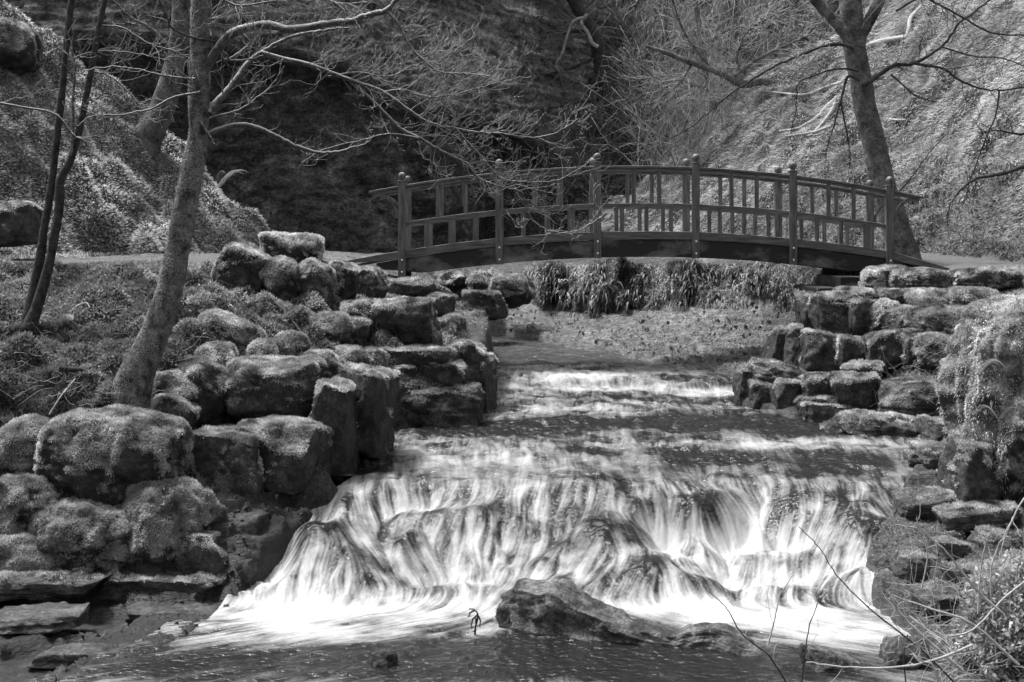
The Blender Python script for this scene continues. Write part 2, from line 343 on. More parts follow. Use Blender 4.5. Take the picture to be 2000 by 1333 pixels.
# shelves and gravel bank: thin moss
p, n = scatter(120000, 2.4, 7, 9.3, 15, lambda x, y, z: (chan(x, y) < -.03) & (z > zw0(y)+.03))
pn = fbm(p*1.8, 4, 81); k = pn > .0; 
stuff('thin_moss', blades(p[k], n[k], .018, .011, lean=1.0, shade=np.clip(.42+.4*pn[k], .2, 1)), M['moss'], 'thin moss and grit on the wet right rock shelf', 'moss')
p, n = scatter(70000, -5, -1.8, 9.3, 13, lambda x, y, z: (chan(x, y) < -.03) & (z > .03))
pn = fbm(p*1.8, 4, 83); k = pn > .0
stuff('thin_moss', blades(p[k], n[k], .018, .011, lean=1.0, shade=np.clip(.25+.35*pn[k], .15, 1)), M['moss'], 'sparse moss on the wet left rock shelf', 'moss')
p, n = scatter(90000, -2, 4.3, 20.3, 30, lambda x, y, z: (chan(x, y) < -.06) & (z < 2.3))
pn = fbm(p*1.4, 4, 85); k = pn > -.1
stuff('shore_moss', blades(p[k], n[k], .03, .016, lean=1.2, shade=np.clip(.55+.7*pn[k], .2, 2)), M['moss'], 'moss and litter on the gravel shore beyond the bridge', 'moss')

def chips(n, x0, x1, y0, y1, fn, sz, lb, sh=1.0):
    p, nn = scatter(n, x0, x1, y0, y1, fn); m = len(p); s = sz*(.4+1.4*rng.random(m)**2)
    ang = rng.random(m)*2*pi; a = np.stack([np.cos(ang), np.sin(ang), 0*ang], -1); bb = np.cross(nn, a); bb /= np.linalg.norm(bb, axis=1, keepdims=True); a = np.cross(bb, nn)
    V = []
    k = 5
    for i in range(k):
        th = 2*pi*i/k; rr = s*(.7+.6*rng.random(m)); V.append(p+(a*(np.cos(th)*rr)[:, None]+bb*(np.sin(th)*rr*.7)[:, None])-nn*(s*.25)[:, None])
    V.append(p+nn*(s*(.25+.5*rng.random(m)))[:, None]+rng.normal(size=(m, 3))*(s*.2)[:, None])
    V = np.stack(V, 1).reshape(-1, 3); o = np.arange(m)*6
    f = np.concatenate([np.stack([o+i, o+(i+1) % k, o+5], -1) for i in range(k)])
    ob = link('stone_chips', V, f, None, M['shale'], attrs={'shade': np.repeat(sh*(.5+1.3*rng.random(m)), 6)}, smooth=False); tag(ob, lb, 'stones', kind='stuff')
chips(6500, 2.4, 7, 9.3, 15, lambda x, y, z: (chan(x, y) < -.02) & (z > zw0(y)+.0), .030, 'broken shale chips on the right rock shelf')
chips(7000, -5.5, -1.8, 9.2, 13.4, lambda x, y, z: (chan(x, y) < -.02) & (z > .0), .028, 'broken shale chips on the wet left rock shelf', .6)
chips(9000, -2.5, 4.5, 20.2, 31, lambda x, y, z: (chan(x, y) < -.02) & (z < 2.4), .04, 'stones and grit of the shore beyond the bridge', 1.3)
# ------------------------------------------------------------------ cliff of bedded rock closing the gorge
u = np.linspace(-34, 7, 420); w = np.linspace(.5, 13.5, 240); U, W = np.meshgrid(u, w)
n1 = fbm(P3(U*.35, W*.35), 4, 91); n2 = fbm(P3(U*1.6, W*2.2), 4, 93)
edge = 8.1-.38*(U+6)+.6*n1
edge = np.clip(edge, 4.6, 8.2)
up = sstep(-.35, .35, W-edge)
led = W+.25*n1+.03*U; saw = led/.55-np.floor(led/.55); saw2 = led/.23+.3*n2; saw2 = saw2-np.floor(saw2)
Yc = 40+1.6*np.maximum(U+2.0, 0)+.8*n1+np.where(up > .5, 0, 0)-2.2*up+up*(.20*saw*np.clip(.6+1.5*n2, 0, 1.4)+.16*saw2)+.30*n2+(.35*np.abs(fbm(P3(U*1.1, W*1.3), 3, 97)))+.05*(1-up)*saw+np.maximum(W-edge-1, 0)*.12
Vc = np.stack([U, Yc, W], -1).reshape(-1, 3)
shc = (.5+.45*up+.9*np.clip(n2, 0, 1)*(1-.2*up)+up*1.0*(saw < .45)*np.clip(.3+n1+n2, 0, 1)).ravel()  # recess below the overhang painted darker, standing in for cave-like shade
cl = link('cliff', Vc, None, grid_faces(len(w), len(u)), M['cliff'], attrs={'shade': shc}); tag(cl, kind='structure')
pk = rng.integers(0, len(Vc), 60000); pp_ = Vc[pk]; wt = fbm(pp_*np.array([.5, .5, .9]), 4, 99)+.25*fbm(pp_*2.5, 2, 98)
kk = (wt > .02) & (np.abs(pp_[:, 0]/pp_[:, 1]) < .42) & (pp_[:, 2] > 2); pp_, wt = pp_[kk]+rng.normal(size=(kk.sum(), 3))*.05, wt[kk]
V_, f3_, f4_, s_ = blades(pp_, np.tile([0, -.9, .3], (len(pp_), 1)), .16, .05, lean=.7, droop=np.tile([0, -.2, -1.], (len(pp_), 1)), drp=.6, shade=np.clip(.25+1.6*wt, .08, 1.3)*(.55+.6*sstep(6.5, 8.5, pp_[:, 2])))  # plants low on the face toned down to keep the painted shade
stuff('cliff_plants', (V_, f3_, f4_, s_), M['litter'], 'thin hanging plants and moss on the dark cliff', 'plants')
# plateau behind the cliff top so the rock is a solid mass
link('cliff_top', np.array([(-34, 38, 13), (8, 50, 13), (8, 140, 16), (-60, 140, 16), (-60, 38, 13)]), np.array([(0,1,2),(0,2,3),(0,3,4)]), None, M['soil'], attrs={'shade': np.ones(5)})['kind'] = 'structure'

# ------------------------------------------------------------------ stream
gy = np.concatenate([np.linspace(8.4, 9.2, 30)[:-1], np.arange(9.2, 14.0, .009), np.arange(14.0, 18, .015), np.arange(18, 22, .018), np.arange(22, 33.5, .04)])
NC = 620; uu = np.linspace(0, 1, NC)
dx = .011; XG = np.arange(-4.2, 5.4, dx); YG = np.arange(8.3, 22.5, dx)      # regular field for the flow lines
GX2, GY2 = np.meshgrid(XG, YG)
def lipline(x):   # where each column starts to fall
    c = [(600,13.05),(700,13.0),(850,13.25),(1000,13.2),(1150,12.8),(1270,12.95),(1400,13.55),(1470,13.8),(1560,13.25),(1650,12.95),(1760,13.4)]
    return np.interp(x, [(a-1000)*b/F for a, b in c], [b for a, b in c])
MOUNDS = []
for (px, py, zz, rx, ry, h) in [(1250,1045,.48,.42,.3,.17),(1560,1035,.45,.30,.28,.18),(850,955,.72,.3,.22,.10),(610,1010,.55,.22,.22,.12),(1420,965,.66,.5,.25,.14),(1710,1000,.6,.35,.25,.13),(930,1080,.4,.45,.25,.12),(1330,1110,.25,.4,.22,.12),(700,1060,.4,.35,.22,.10),(1650,1110,.25,.35,.2,.12)]:
    Y = (EZ-zz)*F/(py-HY); MOUNDS.append(((px-1000)*Y/F, Y, rx, ry, h))
mr = np.random.default_rng(77)
for _ in range(26):
    MOUNDS.append((mr.uniform(-2, 3.4), mr.uniform(11.95, 13.3), mr.uniform(.16, .40), mr.uniform(.14, .26), mr.uniform(.03, .08)))
def zwater(x, y):
    nA = fbm(P3(x*1.1, y*1.1), 3, 101); nB = fbm(P3(x*3.2, y*2.2), 3, 103)
    nC = fbm(P3(x*.8+3, y*.5+1), 3, 117); xw = x+.5*nA+.25*nB
    nD = fbm(P3(x*2.0+9, y*1.1+4), 3, 118)
    l1 = lipline(x+.3*nA)+.22*nA+.25*nC
    z = tab([(6,.0),(13.4,.0),(20.0,.13),(28,.33),(34,.4)], y)+.80-.15*sstep(15.8, 13.2, y)
    ys_ = 20.3+.45*nC+.12*nB; z = z+.085*sstep(-.25, .12, y-ys_)
    nD = fbm(P3(x*1.3+9, y*.9+4), 3, 118)
    wts = np.stack([np.clip(.10+.15*nC, .02, .3), np.clip(.20-.30*nC, .03, .5), np.clip(.22-.5*nA, .03, .5), np.clip(.22+.45*nD, .03, .5)]); wts = wts/wts.sum(0)*.65
    off = [.38+.4*nD, -.02+.2*nD, -.45+.45*nC, -.92+.40*nD]
    for w_, o_ in zip(wts, off):
        lk = np.maximum(l1+o_, 12.05+.16*nA+.05*o_); z = z-w_*sstep(.44, -.54, y-lk)
    fall = sstep(11.7, 12.2, y)*sstep(14.0, 13.2, y)
    for (X, Y, rx, ry, h) in MOUNDS:
        k = np.exp(-((x-X)/rx)**2-((y-Y)/ry)**2); z = z+.75*h*k
    z = z+fall*(.05*nA+.045*nB+.018*fbm(P3(x*7, y*5), 2, 119))
    # chop
    up_ = sstep(13.0, 14.2, y)
    z = z+up_*(.045*fbm(P3(x*2.6, y*2.8), 3, 105)+.018*fbm(P3(x*8, y*9), 2, 107))
    z = z+sstep(12.0, 11.4, y)*(.012*fbm(P3(x*3.0, y*5.0), 3, 109)+.03*fbm(P3(x*2, y*2.5), 2, 108)*sstep(10.6, 11.8, y))
    return z
def blur(A, r):
    for ax in (0, 1):
        c = np.cumsum(np.concatenate([np.repeat(np.take(A, [0], ax), r+1, ax), A, np.repeat(np.take(A, [-1], ax), r, ax)], ax), ax)
        A = (np.take(c, np.arange(2*r+1, c.shape[ax]), ax)-np.take(c, np.arange(0, c.shape[ax]-2*r-1), ax))/(2*r+1)
    return A
ZG = zwater(GX2, GY2)
gyy, gxx = np.gradient(ZG, dx)
vx = -blur(gxx, 5)*.75*sstep(11.5, 12, GY2)-gxx*.25; vy = -1.0-gyy*.25*0
vx = vx+.35*(1-.7*sstep(13.5, 14.5, GY2))*fbm(P3(GX2*.9, GY2*.9), 2, 111)
pool = sstep(12.0, 11.3, GY2)
vx = vx+sstep(13.5, 12.8, GY2)*sstep(11.0, 11.8, GY2)*(.45*fbm(P3(GX2*2.0, GY2*2.0), 2, 195)+.12*fbm(P3(GX2*6, GY2*6), 2, 196))
vx = vx+pool*np.where(GX2 < 0, -1.6, 1.3)*sstep(0, 1.0, np.abs(GX2-.2))
vx = vx-.5*sstep(15, 20, GY2)*0
ang = np.sqrt(vx**2+vy**2); vx /= ang; vy /= ang
wn_ = rng.random(GX2.shape).astype(np.float32)
wn2 = fbm(P3(GX2*16, GY2*9), 2, 113).astype(np.float32)
def lic(img, steps, st=1.0):
    out = img.copy(); cnt = 1.0
    jj, ii = np.meshgrid(np.arange(img.shape[0]), np.arange(img.shape[1]), indexing='ij')
    for sgn in (1, -1):
        a = jj.astype(np.float32); b = ii.astype(np.float32)
        for k in range(steps):
            ja = np.clip(a.astype(np.int32), 0, img.shape[0]-1); ib = np.clip(b.astype(np.int32), 0, img.shape[1]-1)
            a += sgn*st*vy[ja, ib]; b += sgn*st*vx[ja, ib]
            ja = np.clip(a.astype(np.int32), 0, img.shape[0]-1); ib = np.clip(b.astype(np.int32), 0, img.shape[1]-1)
            out += img[ja, ib]; cnt += 1
    return out/cnt
A1 = lic(wn_, 20); A1 = (A1-A1.mean())/A1.std()
A2 = lic(wn2, 17); A2 = (A2-A2.mean())/A2.std()
# foam carried down from the steep places
steep = np.clip(gyy, 0, 3)
hollow = np.clip((blur(blur(ZG, 14), 14)-ZG)/.03, -1.5, 1.5)*sstep(11.7, 12.2, GY2)*sstep(13.9, 13.3, GY2)
src = sstep(.3, 1.0, steep)
foam = np.zeros_like(ZG)
cur = np.zeros(GX2.shape[1])
for j in range(GX2.shape[0]-1, -1, -1):
    sh_ = XG-vx[j]/np.minimum(vy[j], -.3)*-dx
    cur = np.interp(XG-(vx[j]/np.abs(np.minimum(vy[j], -.35)))*dx, XG, cur)
    dec = np.where(GY2[j] > 13.6, .012, np.where(GY2[j] > 11.8, .008, .026))
    cur = np.clip(cur*(1-dec)+src[j]*.026, 0, 1.25)
    foam[j] = cur
PX = 1000+GX2*F/GY2+40*fbm(P3(GX2*1.2, GY2*.6), 2, 191); PY = HY+(EZ-ZG)*F/GY2+(9*fbm(P3(GX2*1.5, GY2*.8), 3, 193))*sstep(14, 15, GY2)
bias = np.zeros_like(ZG)
for (a, b, ra, rb, h) in [(560,1195,130,36,.8),(470,1248,90,10,.35),(640,1232,90,18,.5),(820,1185,170,22,.6),(1330,1185,130,20,.8),(1500,1207,150,20,.7),(1650,1235,120,20,.55),(850,1290,500,28,-.28),
        (1750,1262,70,14,.3),(1180,757,260,6,.45),(1390,765,120,8,.4),(1120,735,130,12,.55),(1250,728,150,8,.35),(1060,712,90,7,.3),(1200,795,200,8,.22),(1500,866,240,9,.4),(1700,858,110,6,.3),(900,885,130,20,.25),(1050,905,250,14,.12),(1000,805,80,8,.15),
        (1650,905,120,22,-.3),(1250,825,260,14,-.25),(1400,780,200,10,-.1),(950,840,120,10,-.4),(1560,830,140,18,-.3),(1150,1275,330,30,-.4),(1400,1310,300,30,-.35),(1330,900,160,20,-.2),(1600,960,160,25,-.12),(1300,960,90,25,-.1),(1110,1010,60,45,-.25),(1410,1110,40,30,-.12),(1000,685,400,14,-.3),(300,1300,200,40,-.15),(830,1290,200,30,-.3)]:
    bias += h*np.exp(-((PX-a)/ra)**2-((PY-b)/rb)**2)
bias += .09*sstep(13.2, 14.2, GY2)+.05*sstep(13.0, 13.6, GY2)*sstep(15.6, 14.6, GY2)*(1+1.2*fbm(P3(GX2*1.5, GY2*2), 3, 197))+.14*sstep(12.2, 11.6, GY2)
big = fbm(P3(GX2*1.6, GY2*1.3), 3, 181)
fz = sstep(11.7, 12.2, GY2)*sstep(14.2, 13.5, GY2)
puff = fbm(P3(GX2*4.5, GY2*5.5), 4, 187, .6)
FO = foam*(.80+.8*big*sstep(11.9, 12.4, GY2))+.20*hollow+bias+.20*fz+.42*puff*sstep(13.4, 12.7, GY2)*sstep(10.3, 11.2, GY2)
upr = sstep(13.4, 14.2, GY2)
chop = fbm(P3(GX2*3.0+.4*GY2, GY2*3.2), 5, 183, .6)
mod = (.12*A1+.13*A2)*(1-.45*upr)+upr*.55*chop
FO = FO+mod*sstep(-.3, .35, FO)*(1.0-.35*sstep(1.0, 1.5, FO))*(1+.35*fz+.1*pool)
FO = np.clip(FO, 0, 1)
DISP = (.007*A2+.004*A1)*sstep(0, .5, foam)*sstep(11.2, 12, GY2)+.003*A2
def look(G, x, y):
    i = np.clip(((x-XG[0])/dx).astype(int), 0, len(XG)-2); j = np.clip(((y-YG[0])/dx).astype(int), 0, len(YG)-2)
    fx = np.clip((x-XG[i])/dx, 0, 1); fy = np.clip((y-YG[j])/dx, 0, 1)
    return (G[j, i]*(1-fx)+G[j, i+1]*fx)*(1-fy)+(G[j+1, i]*(1-fx)+G[j+1, i+1]*fx)*fy
L_, R_ = tab(LEDGE, gy)-np.where((gy > 11.4) & (gy < 14), .06, .3), tab(REDGE, gy)+.3
WX = L_[:, None]+(R_-L_)[:, None]*uu[None, :]; WY = np.repeat(gy[:, None], NC, 1)
WZ = zwater(WX, WY)+look(DISP, WX, WY)*(WY < 22.4)
wf = np.where(WY < 22.4, look(FO, WX, WY), .04+.08*np.clip(fbm(P3(WX*2, WY*6), 3, 131), 0, 1))
m = bpy.data.materials.new('stream_water'); m.use_nodes = True; nt = m.node_tree; N = nt.nodes; L = nt.links
b = N['Principled BSDF']; b.inputs['Base Color'].default_value = (.012,)*3+(1,); b.inputs['Roughness'].default_value = .1; b.inputs['IOR'].default_value = 1.33
tc = N.new('ShaderNodeTexCoord'); mp = N.new('ShaderNodeMapping'); mp.inputs['Scale'].default_value = (1, 1.2, 1)
nz = N.new('ShaderNodeTexNoise'); nz.inputs['Scale'].default_value = 14; nz.inputs['Detail'].default_value = 5
L.new(tc.outputs['Object'], mp.inputs[0]); L.new(mp.outputs[0], nz.inputs['Vector'])
bp = N.new('ShaderNodeBump'); bp.inputs['Distance'].default_value = .035; L.new(nz.outputs[0], bp.inputs['Height']); L.new(bp.outputs[0], b.inputs['Normal'])
fb = N.new('ShaderNodeBsdfPrincipled'); fb.inputs['Base Color'].default_value = (.47,)*3+(1,); fb.inputs['Roughness'].default_value = .8; fb.inputs['Specular IOR Level'].default_value = .2
at = N.new('ShaderNodeAttribute'); at.attribute_name = 'foam'
mx = N.new('ShaderNodeMixShader'); L.new(at.outputs['Fac'], mx.inputs[0]); L.new(b.outputs[0], mx.inputs[1]); L.new(fb.outputs[0], mx.inputs[2]); L.new(mx.outputs[0], N['Material Output'].inputs[0])
wa = link('water', np.stack([WX, WY, WZ], -1).reshape(-1, 3), None, grid_faces(len(gy), NC), m, attrs={'foam': wf.ravel()}); tag(wa, kind='structure')
# ------------------------------------------------------------------ the arched footbridge
BY, BF = 22.0, 23.25             # near and far rail lines
CXM = (1250-1000)*BY/F
def bx(px): return (px-1000)*BY/F
def bz(py): return EZ-(py-HY)*BY/F
def c_rail(x):  px = 1000+x*F/BY; return bz(324+.000187*(px-1237)**2)
def c_mid(x):   px = 1000+x*F/BY; return bz(397+.000178*(px-1247)**2)
def c_kerb(x):  px = 1000+x*F/BY; return bz(452+.000170*(px-1258)**2+np.where(px > 1738, .10*(px-1738), 0))
def sweep(x0, x1, top, h, y0, y1, n=14, fn=None, taper=None):
    """rectangular beam between x0 and x1 whose top edge follows top(x)"""
    x = np.linspace(x0, x1, n); zt = top(x) if fn is None else fn(x); zb = zt-h if taper is None else np.minimum(zt-.02, zt-h*taper(x))
    V = np.concatenate([np.stack([x, np.full(n, a), b], -1) for a, b in ((y0, zt), (y1, zt), (y1, zb), (y0, zb))])
    f = []
    for k in range(4):
        a, b = k*n, ((k+1) % 4)*n; i = np.arange(n-1); f.append(np.stack([a+i, b+i, b+i+1, a+i+1], -1))
    f.append(np.array([[0, n, 2*n, 3*n][::-1], [n-1, 2*n-1, 3*n-1, 4*n-1]]))
    return V, np.concatenate(f)
def box(x0, x1, y0, y1, z0, z1):
    V = np.array([(x, y, z) for z in (z0, z1) for y in (y0, y1) for x in (x0, x1)], float)
    return V, np.array([(0,1,3,2)[::-1],(4,5,7,6),(0,1,5,4),(2,6,7,3),(0,4,6,2),(1,3,7,5)])
def merge(parts):
    o = 0; Vs = []; Fs = []
    for V, f in parts: Vs.append(V); Fs.append(np.asarray(f)+o); o += len(V)
    return np.concatenate(Vs), np.concatenate(Fs)
bridge = empty('footbridge', (0, 0, 0), 'dark timber footbridge with an arched deck and ball topped posts spanning the stream', 'footbridge')
def bpart(name, parts, m, bevel=.006, parent=None, label=None):
    V, f = merge(parts); o = link(name, V, None, f, m, parent or bridge, smooth=False)
    if bevel:
        b = o.modifiers.new('bevel', 'BEVEL'); b.width = bevel; b.segments = 2; b.limit_method = 'ANGLE'
    if label: o['label'] = label
    return o
def ball(c, r, nu=16, nv=12, sq=1.0):
    t, p = np.meshgrid(np.linspace(0, pi, nv), np.linspace(0, 2*pi, nu, endpoint=False), indexing='ij')
    V = np.stack([c[0]+r*np.sin(t)*np.cos(p), c[1]+r*np.sin(t)*np.sin(p), c[2]+r*sq*np.cos(t)], -1).reshape(-1, 3)
    i, j = np.meshgrid(np.arange(nv-1), np.arange(nu), indexing='ij'); j2 = (j+1) % nu
    return V, np.stack([i*nu+j, (i+1)*nu+j, (i+1)*nu+j2, i*nu+j2], -1).reshape(-1, 4)
XL, XR = bx(665), bx(1863)
POSTS = [785, 975, 1167, 1359, 1549, 1738]
# deck planks
n = 64; ex = np.linspace(XL+.15, XR-.15, n+1)
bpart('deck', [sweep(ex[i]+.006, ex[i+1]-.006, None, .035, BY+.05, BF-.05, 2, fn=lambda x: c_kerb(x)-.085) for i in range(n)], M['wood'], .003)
for side, Y in ((-1, BY), (1, BF)):
    s = side
    def yy(a, b): return tuple(sorted((Y+s*a, Y+s*b)))
    y = yy(0, -.09)
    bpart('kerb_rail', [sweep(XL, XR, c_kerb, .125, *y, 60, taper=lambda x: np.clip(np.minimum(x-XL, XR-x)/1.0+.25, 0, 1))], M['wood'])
    y = yy(-.03, -.11)
    bpart('stringer', [sweep(XL+.55, XR-.75, None, .27, *y, 60, fn=lambda x: c_kerb(x)-.128, taper=lambda x: np.clip(np.minimum(x-XL-.35, XR-.6-x)/1.1+.15, 0, 1))], M['stringer'])
    y = yy(.012, -.092)
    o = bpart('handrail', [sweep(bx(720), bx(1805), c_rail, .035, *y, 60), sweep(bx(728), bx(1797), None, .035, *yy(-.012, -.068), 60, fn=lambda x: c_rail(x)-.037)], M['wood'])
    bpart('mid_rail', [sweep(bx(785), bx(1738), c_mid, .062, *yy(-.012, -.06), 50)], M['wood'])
    for px in POSTS:
        x = bx(px); zt = float(c_rail(x))+.055; zb = float(c_kerb(x))-.125-.27+{785: -.02}.get(px, .0)-.01
        w = .058; y0, y1 = yy(.035, -.075)
        cap = [box(x-w-.008, x+w+.008, y0-.008, y1+.008, zt, zt+.018)]
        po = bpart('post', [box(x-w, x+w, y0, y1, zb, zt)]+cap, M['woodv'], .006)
        cy_ = (y0+y1)/2
        V, f = merge([ball((x, cy_, zt+.088), .062), ball((x, cy_, zt+.026), .036, sq=.5)])
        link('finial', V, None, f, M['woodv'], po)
        for dz in (-.175, -.36):
            V, f = ball((x+.004, y0-.003 if s < 0 else y1+.003, float(c_kerb(x))+dz+.03), .016, 10, 8)
            link('bolt', V, None, f, M['bolt'], po)
    for a, b in zip(POSTS[:-1], POSTS[1:]):
        for f in (.37, .63):
            x = bx(a+(b-a)*f); zt = float(c_rail(x))-.073; zb = float(c_mid(x))-.001
            if s < 0 and a == 785 and f == .63:
                V, fc_ = box(x-.03, x+.03, *yy(-.016, -.055), zb+.12, zt); V = np.concatenate([V]); V[:4, 0] = x+(V[:4, 0]-x)*.35
                bpart('baluster', [(V, fc_)], M['woodv'], .003, label='pale broken baluster ending in a point')
                continue
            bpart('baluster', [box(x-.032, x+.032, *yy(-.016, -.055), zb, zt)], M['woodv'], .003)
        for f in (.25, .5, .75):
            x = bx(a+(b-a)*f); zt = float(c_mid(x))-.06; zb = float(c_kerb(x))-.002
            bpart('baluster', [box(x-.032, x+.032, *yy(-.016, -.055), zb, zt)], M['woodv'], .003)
    for px, d in ((785, -1), (1738, 1)):
        x0 = bx(px)+d*.058; t = np.linspace(0, 1, 14); r = .40
        cxx = x0+d*r*(1-np.cos(t*pi/2))*.95; czz = float(c_rail(x0))-.50+r*np.sin(t*pi/2)*1.02
        zlim = c_rail(cxx)-.074
        czz = np.minimum(czz, zlim+.0)
        nx = -np.sin(t*pi/2); w_ = .05
        outx = cxx+d*w_*.8*(1-t*.3); outz = np.minimum(czz-w_*t, zlim)
        y0, y1 = yy(-.02, -.06)
        k = 14; V = np.concatenate([np.stack([a_, np.full(k, yv), b_], -1) for a_, b_, yv in ((cxx, czz, y0), (outx, outz, y0), (outx, outz, y1), (cxx, czz, y1))])
        fs = []
        for q in range(4):
            a_, b_ = q*k, ((q+1) % 4)*k; i = np.arange(k-1); fs.append(np.stack([a_+i, b_+i, b_+i+1, a_+i+1], -1))
        bpart('bracket', [(V, np.concatenate(fs+[np.array([[0, k, 2*k, 3*k]]), np.array([[k-1, 2*k-1, 3*k-1, 4*k-1]])]))], M['woodv'], .003)
for px in (870, 1060, 1250, 1445, 1640):
    x = bx(px); bpart('cross_beam', [box(x-.05, x+.05, BY+.115, BF-.115, float(c_kerb(x))-.30, float(c_kerb(x))-.125)], M['stringer'], .004)

# ------------------------------------------------------------------ stones
def cubesphere(n):
    a = np.tan(np.linspace(-pi/4, pi/4, n+1)); A, B = np.meshgrid(a, a, indexing='ij'); O = np.ones_like(A)
    Vs, Fs = [], []; off = 0
    for V in (np.stack([O, A, B], -1), np.stack([-O, B, A], -1), np.stack([B, O, A], -1), np.stack([A, -O, B], -1), np.stack([A, B, O], -1), np.stack([B, A, -O], -1)):
        Vs.append(V.reshape(-1, 3)); f = grid_faces(n+1, n+1)[:, ::-1]; Fs.append(f+off); off += (n+1)**2
    V = np.concatenate(Vs); f = np.concatenate(Fs)
    key = np.round(V*1e5).astype(np.int64); _, first, inv = np.unique(key, axis=0, return_index=True, return_inverse=True)
    V = V[first]; f = inv.ravel()[f]
    return V/np.linalg.norm(V, axis=1, keepdims=True), f
CS = {n: cubesphere(n) for n in (14, 24, 34, 48)}
def vnormals(V, f):
    fn = np.cross(V[f[:, 1]]-V[f[:, 0]], V[f[:, 3]]-V[f[:, 0]]); N = np.zeros_like(V)
    for k in range(4): np.add.at(N, f[:, k], fn)
    N /= np.linalg.norm(N, axis=1, keepdims=True)+1e-9
    if (N*(V-V.mean(0))).sum() < 0: N = -N
    return N
scount = [0]
def stone(x0, y0, x1, y1, Y, D, p, moss, label, yaw=0, roll=0, taper=0, lean=0, name='boulder', cat='boulder', group=None, rough=1.0, m=None, bed=.5, sink=.08, mossmul=1.0, prof=None, folds=0):
    """stone whose outline fills the photo box x0..x1, y0..y1 with its front face at distance Y"""
    scount[0] += 1; sd_ = scount[0]*13
    if p > 3 and m is None: p = min(p*1.45, 9)
    ex = 0 if moss == 0 else .03*(x1-x0); x0 -= ex; x1 += ex; y1 += .05*(y1-y0) if moss else 0
    Yc_ = Y+D*.35
    w = (x1-x0)*Yc_/F; cxw = ((x0+x1)/2-1000)*Yc_/F
    ztop = EZ-(y0-HY)*(Y+D*.45)/F; zbot = EZ-(y1-HY)*Y/F-sink
    h = ztop-zbot; big = max(w, h)
    V, f = CS[48 if big*F/Y > 230 else 34 if big*F/Y > 110 else 24 if big*F/Y > 55 else 14]
    a = np.array([w/2, D/2, h/2])
    r = 1/(np.abs(V[:, 0])**p+np.abs(V[:, 1])**p+np.abs(V[:, 2])**p)**(1/p)
    Q = V*r[:, None]                                      # unit rounded block
    rs = np.random.default_rng(sd_+5)
    for _ in range(16):                                   # broken faces: flat cuts with crisp edges
        n_ = rs.normal(size=3)*np.array([1, 1.1, .8]); n_ /= np.linalg.norm(n_)
        if _ < 6 and p > 3.1: n_ = np.eye(3)[_ % 3]*(1 if _ < 3 else -1)+rs.normal(size=3)*.22; n_ /= np.linalg.norm(n_)
        sup = (Q@n_).max(); dd = sup*(rs.uniform(.66, .88) if _ < 6 and p > 3.1 else rs.uniform(.80, .95)); ex_ = np.maximum(0, Q@n_-dd); Q = Q-n_*(ex_*.97)[:, None]
    q = Q*a; s = (w*h*D)**(1/3)
    o = np.array([sd_*3.1, sd_*1.7, sd_*.9])
    # lumps, broken faces, bedding
    nl = fbm(q/(s*.75)+o, 2, 7)
    pl = noise3(np.floor(q/(s*.42)*1.0+1.2*noise3(q/(s*.5)+o, 3)[:, None]*.6)+o, 9)   # stepped chips
    nf = fbm(q/(s*.16)+o, 4, 8)
    zb = q[:, 2]+.05*s*nl
    bd = np.abs(((zb/(.17+.05*nl[0])) % 1)-.5)*2
    disp = (.10*nl+.05*pl+.075*nf*rough)*s*.62-bed*.022*s*sstep(.7, 1.0, bd)*np.clip(.5+2*nl, 0, 1)*(np.abs(V[:, 2]) < .6)
    q = q+V*disp[:, None]
    q[:, 2] = (q[:, 2]+h/2)*(1-taper*np.clip(.5+q[:, 0]/w, 0, 1))-h/2 if taper > 0 else q[:, 2]
    if prof: q[:, 2] = (q[:, 2]+h/2)*np.interp(.5+q[:, 0]/w, [a_ for a_, b_ in prof], [b_ for a_, b_ in prof])-h/2
    q[:, 0] += lean*q[:, 2]
    cr, sr = cos(radians(roll)), sin(radians(roll)); q = np.stack([q[:, 0]*cr+q[:, 2]*sr, q[:, 1], -q[:, 0]*sr+q[:, 2]*cr], -1)
    cr, sr = cos(radians(yaw)), sin(radians(yaw)); q = np.stack([q[:, 0]*cr-q[:, 1]*sr, q[:, 0]*sr+q[:, 1]*cr, q[:, 2]], -1)
    if folds: q = q+np.stack([V[:, 0], V[:, 1], 0*V[:, 2]], -1)*(folds*(fbm(q*np.array([3.2, 3.2, .8])+o, 3, 21)+.5*fbm(q*np.array([9, 9, 1.5])+o, 3, 22)))[:, None]
    # fit the outline to the box after noise and turning
    for ax, tgt, c0 in ((0, w, 0), (2, h, 0)):
        lo, hi = q[:, ax].min(), q[:, ax].max(); q[:, ax] = (q[:, ax]-(lo+hi)/2)*tgt/(hi-lo)
    N = vnormals(q, f)
    nm = .55*fbm(q*6+o, 4, 12)+.75*fbm(q*np.array([9, 9, 1.6])+o, 3, 15)-.35*np.clip(fbm(q*1.9+o, 3, 17)*3-.2, 0, 1)*(moss < 1)
    mo = sstep(.0, .3, N[:, 2]*1.0+.75*nm+(moss-.85)+.25*q[:, 2]/h)*(moss > 0)
    q = q+N*(mo*(.012+.014*np.clip(fbm(q*14+o, 3, 13), -1, 1)))[:, None]
    q[:, 2] += h/2
    loc = (cxw, Y+D/2, zbot)
    shade = np.clip(.75+.6*nf+.35*nl, .2, 2)
    ob = link(name, q, None, f, m or M['rock'], attrs={'shade': shade*(1-mo)+mo*(3.6+1.6*nf)}, loc=loc)
    tag(ob, label, cat, group)
